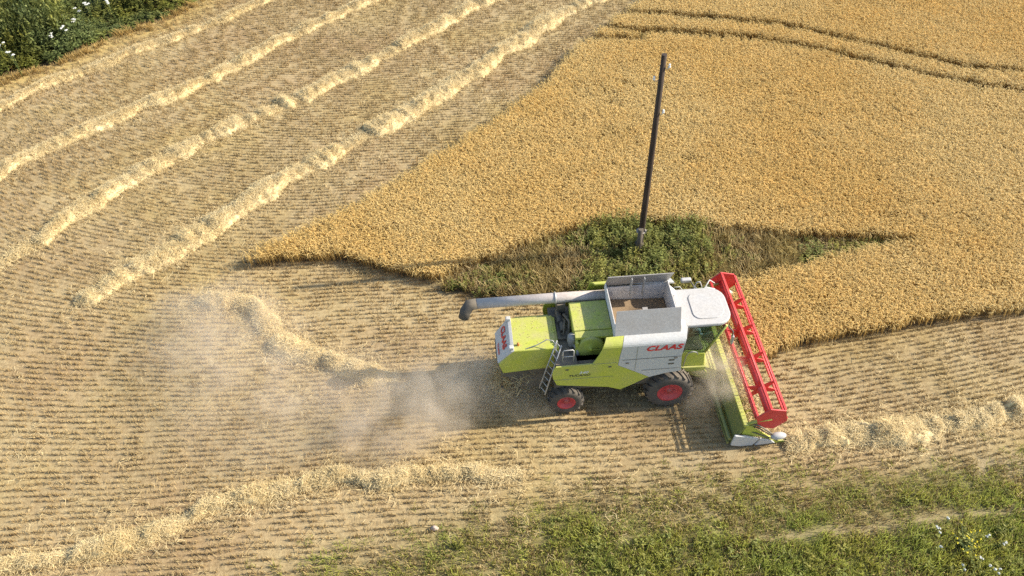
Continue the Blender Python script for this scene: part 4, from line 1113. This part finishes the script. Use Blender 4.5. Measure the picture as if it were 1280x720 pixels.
# grain in the tank
def build_grain():
    g = np.random.default_rng(81)
    n = 44
    X, Y = np.meshgrid(np.linspace(-2.1, .06, n), np.linspace(-1.07, 1.07, n))
    Z = 3.26 + .45 * np.exp(-(((X + .95) / .38) ** 2 + ((Y - .02) / .38) ** 2)) - .06 * (X + 1) + .05 * (fbm(X * 3, Y * 3, 3) - .5)
    I = np.arange(n * n).reshape(n, n)
    Q = np.stack([I[:-1, :-1], I[:-1, 1:], I[1:, 1:], I[1:, :-1]], -1).reshape(-1, 4)
    m, N, L, B = new_mat('grain'); ge = nd(N, 'ShaderNodeNewGeometry'); t = nd(N, 'ShaderNodeTexNoise'); t.inputs['Scale'].default_value = 40; L.new(ge.outputs['Position'], t.inputs['Vector'])
    r = ramp(N, [(.3, (.15, .10, .055)), (.7, (.29, .205, .12))]); L.new(t.outputs[0], r.inputs[0]); L.new(r.outputs[0], B.inputs['Base Color']); B.inputs['Roughness'].default_value = .9
    o = mesh_np('grain_heap', np.column_stack([X.ravel(), Y.ravel(), Z.ravel()]), Q, m, None, True)
    o.location = (CX, CY, 0); o.rotation_euler = (0, 0, YAW)
    tag(o, 'brown grain heaped inside the open grain tank of the combine', 'grain', kind='stuff')
build_grain()

# cut straw travelling over the header table, and straw falling out at the rear
def straw_heap(name, label, cat, n, fx, seed, l0=.12, l1=.4, tilt=.35):
    g = np.random.default_rng(seed)
    c = fx(g, n); a = g.uniform(0, 6.283, n); el = g.normal(0, tilt, n); l = g.uniform(l0, l1, n)
    d = np.stack([np.cos(a) * np.cos(el), np.sin(a) * np.cos(el), np.sin(el)], -1) * l[:, None] / 2
    sd_ = np.stack([-np.sin(a), np.cos(a), g.uniform(-.6, .6, n)], -1) * g.uniform(.006, .012, n)[:, None]
    V = np.stack([c - d - sd_, c - d + sd_, c + d + sd_, c + d - sd_], 1).reshape(-1, 3)
    o = mesh_np(name, V, np.arange(4 * n).reshape(-1, 4), straw_mat, {'tint': np.repeat(np.clip(g.normal(.55, .2, n), 0, 1), 4), 'rnd': np.repeat(g.random(n), 4)})
    o.location = (CX, CY, 0); o.rotation_euler = (0, 0, YAW)
    tag(o, label, cat, kind='stuff')
def table_mat(g, n):
    y = g.uniform(-3.25, 3.3, n); x = 2.75 + g.normal(0, .22, n); return np.stack([np.clip(x, 2.3, 3.35), y, .2 + np.abs(g.normal(0, .18, n)) + .25 * np.exp(-((x - 2.7) / .3) ** 2) * (.4 + .6 * (np.abs(y) < 2.4))], -1)
straw_heap('cut_straw', 'cut crop lying on the header table under the red reel', 'straw', 13000, table_mat, 91)
def rear_fall(g, n):
    t = g.random(n); return np.stack([-5.2 - 1.1 * t + g.normal(0, .2, n), g.normal(0, .45, n), 1.6 - 1.5 * t ** 1.5 + g.normal(0, .12, n)], -1)
straw_heap('falling_straw', 'straw dropping out under the rear hood of the combine', 'straw', 1500, rear_fall, 92)

def deck_chaff(g, n):
    k = g.integers(0, 5, n); x = np.empty(n); y = np.empty(n); z = np.empty(n)
    for q, (x0, x1, y0, y1, zz) in enumerate(((-3.45, -2.2, -.5, .84, 3.555), (-5.6, -4.15, -.76, .78, 3.005), (-4.15, -3.45, -1.4, .9, 2.77), (2.2, 2.37, -3.35, 3.35, 1.175), (.5, 1.3, -.9, .9, 2.43))):
        m = k == q; x[m] = g.uniform(x0, x1, m.sum()); y[m] = g.uniform(y0, y1, m.sum()); z[m] = zz + g.uniform(0, .01, m.sum())
    return np.stack([x, y, z], -1)
straw_heap('chaff', 'chaff and straw bits lying on the hoods and ledges of the combine', 'chaff', 300, deck_chaff, 93, .02, .06, .1)
# ------------------------------------------------------------------ dust
def dust(label, loc, rad, rz, density, col, seed, scale=1.1, thr=(.38, .75)):
    me = bpy.data.meshes.new('dust_cloud'); bm = bmesh.new(); bmesh.ops.create_icosphere(bm, subdivisions=3, radius=1.0); bm.to_mesh(me); bm.free()
    o = bpy.data.objects.new('dust_cloud', me); COL.objects.link(o); o.location = loc; o.scale = rad; o.rotation_euler = (0, 0, rz)
    m = bpy.data.materials.new('dust'); m.use_nodes = True; N, L = m.node_tree.nodes, m.node_tree.links
    N.remove(N['Principled BSDF'])
    pv = nd(N, 'ShaderNodeVolumePrincipled'); pv.inputs['Color'].default_value = (*col, 1); pv.inputs['Anisotropy'].default_value = .2
    tc = nd(N, 'ShaderNodeTexCoord'); ln = nd(N, 'ShaderNodeVectorMath', operation='LENGTH'); dn = nd(N, 'ShaderNodeTexNoise'); dn.inputs['Scale'].default_value = 1.6; dn.inputs['Detail'].default_value = 3; L.new(tc.outputs['Object'], dn.inputs['Vector'])
    dm = nd(N, 'ShaderNodeVectorMath', operation='MULTIPLY_ADD'); dm.inputs[1].default_value = (1.3, 1.3, 1.0); dm.inputs[2].default_value = (-.65, -.65, -.5); L.new(dn.outputs['Color'], dm.inputs[0])
    da = nd(N, 'ShaderNodeVectorMath', operation='ADD'); L.new(dm.outputs[0], da.inputs[0]); L.new(tc.outputs['Object'], da.inputs[1]); L.new(da.outputs[0], ln.inputs[0])
    ln0 = nd(N, 'ShaderNodeVectorMath', operation='LENGTH'); L.new(tc.outputs['Object'], ln0.inputs[0]); rim = ramp(N, [(.7, 1.0), (1.0, 0.0)]); L.new(ln0.outputs['Value'], rim.inputs[0])
    fall = ramp(N, [(.0, 1.0), (.5, .55), (1.0, 0.0)], 'EASE'); L.new(ln.outputs['Value'], fall.inputs[0])
    ge = nd(N, 'ShaderNodeNewGeometry'); ad = nd(N, 'ShaderNodeVectorMath', operation='ADD'); ad.inputs[1].default_value = (seed * 3.7, seed * 1.3, seed); L.new(ge.outputs['Position'], ad.inputs[0])
    n = nd(N, 'ShaderNodeTexNoise'); n.inputs['Scale'].default_value = scale; n.inputs['Detail'].default_value = 5; n.inputs['Roughness'].default_value = .5; n.inputs['Distortion'].default_value = .6; L.new(ad.outputs[0], n.inputs['Vector'])
    r = ramp(N, [(thr[0], 0.0), (thr[1], 1.0)]); L.new(n.outputs[0], r.inputs[0])
    m0 = nd(N, 'ShaderNodeMath', operation='MULTIPLY'); L.new(fall.outputs[0], m0.inputs[0]); L.new(rim.outputs[0], m0.inputs[1])
    m1 = nd(N, 'ShaderNodeMath', operation='MULTIPLY'); L.new(m0.outputs[0], m1.inputs[0]); L.new(r.outputs[0], m1.inputs[1])
    m2 = nd(N, 'ShaderNodeMath', operation='MULTIPLY'); m2.inputs[1].default_value = density; L.new(m1.outputs[0], m2.inputs[0])
    L.new(m2.outputs[0], pv.inputs['Density']); L.new(pv.outputs[0], N['Material Output'].inputs['Volume'])
    me.materials.append(m)
    tag(o, label, 'dust', kind='stuff')
DC = (.95, .84, .69)
x, y = mach(-8.8, -1.2); dust('pale dust plume blown out behind the combine rear hood', (x, y, 1.0), (4.8, 2.4, 1.6), YAW + .38, 1.5, DC, 1, .7, (.38, .85))
x, y = mach(-5.2, -1.2); dust('thin dust under the combine rear hood beside the ladder', (x, y, .7), (1.5, 1.0, .9), YAW, .9, DC, 2)
x, y = mach(1.95, -1.1); dust('dust in front of the combine cab over the header', (x, y, 1.35), (1.3, 1.7, 1.0), YAW, 2.4, DC, 3, 1.3)
x, y = mach(1.1, -1.9); dust('brown dust between the front wheel and the header', (x, y, .7), (.9, 1.1, .8), YAW, .9, (.88, .78, .65), 4)
x, y = G(285, 425, .8); dust('drifting haze of dust over the stubble at the short curved windrow', (x, y, .9), (5.0, 3.8, 1.5), -.5, .50, (.96, .88, .77), 5, .6, (.3, .8))
x, y = G(400, 500, .8); dust('faint dust drifting low over the stubble well behind the combine', (x, y, .8), (8.0, 3.4, 1.4), .15, .42, (.95, .86, .74), 6, .6, (.3, .8))
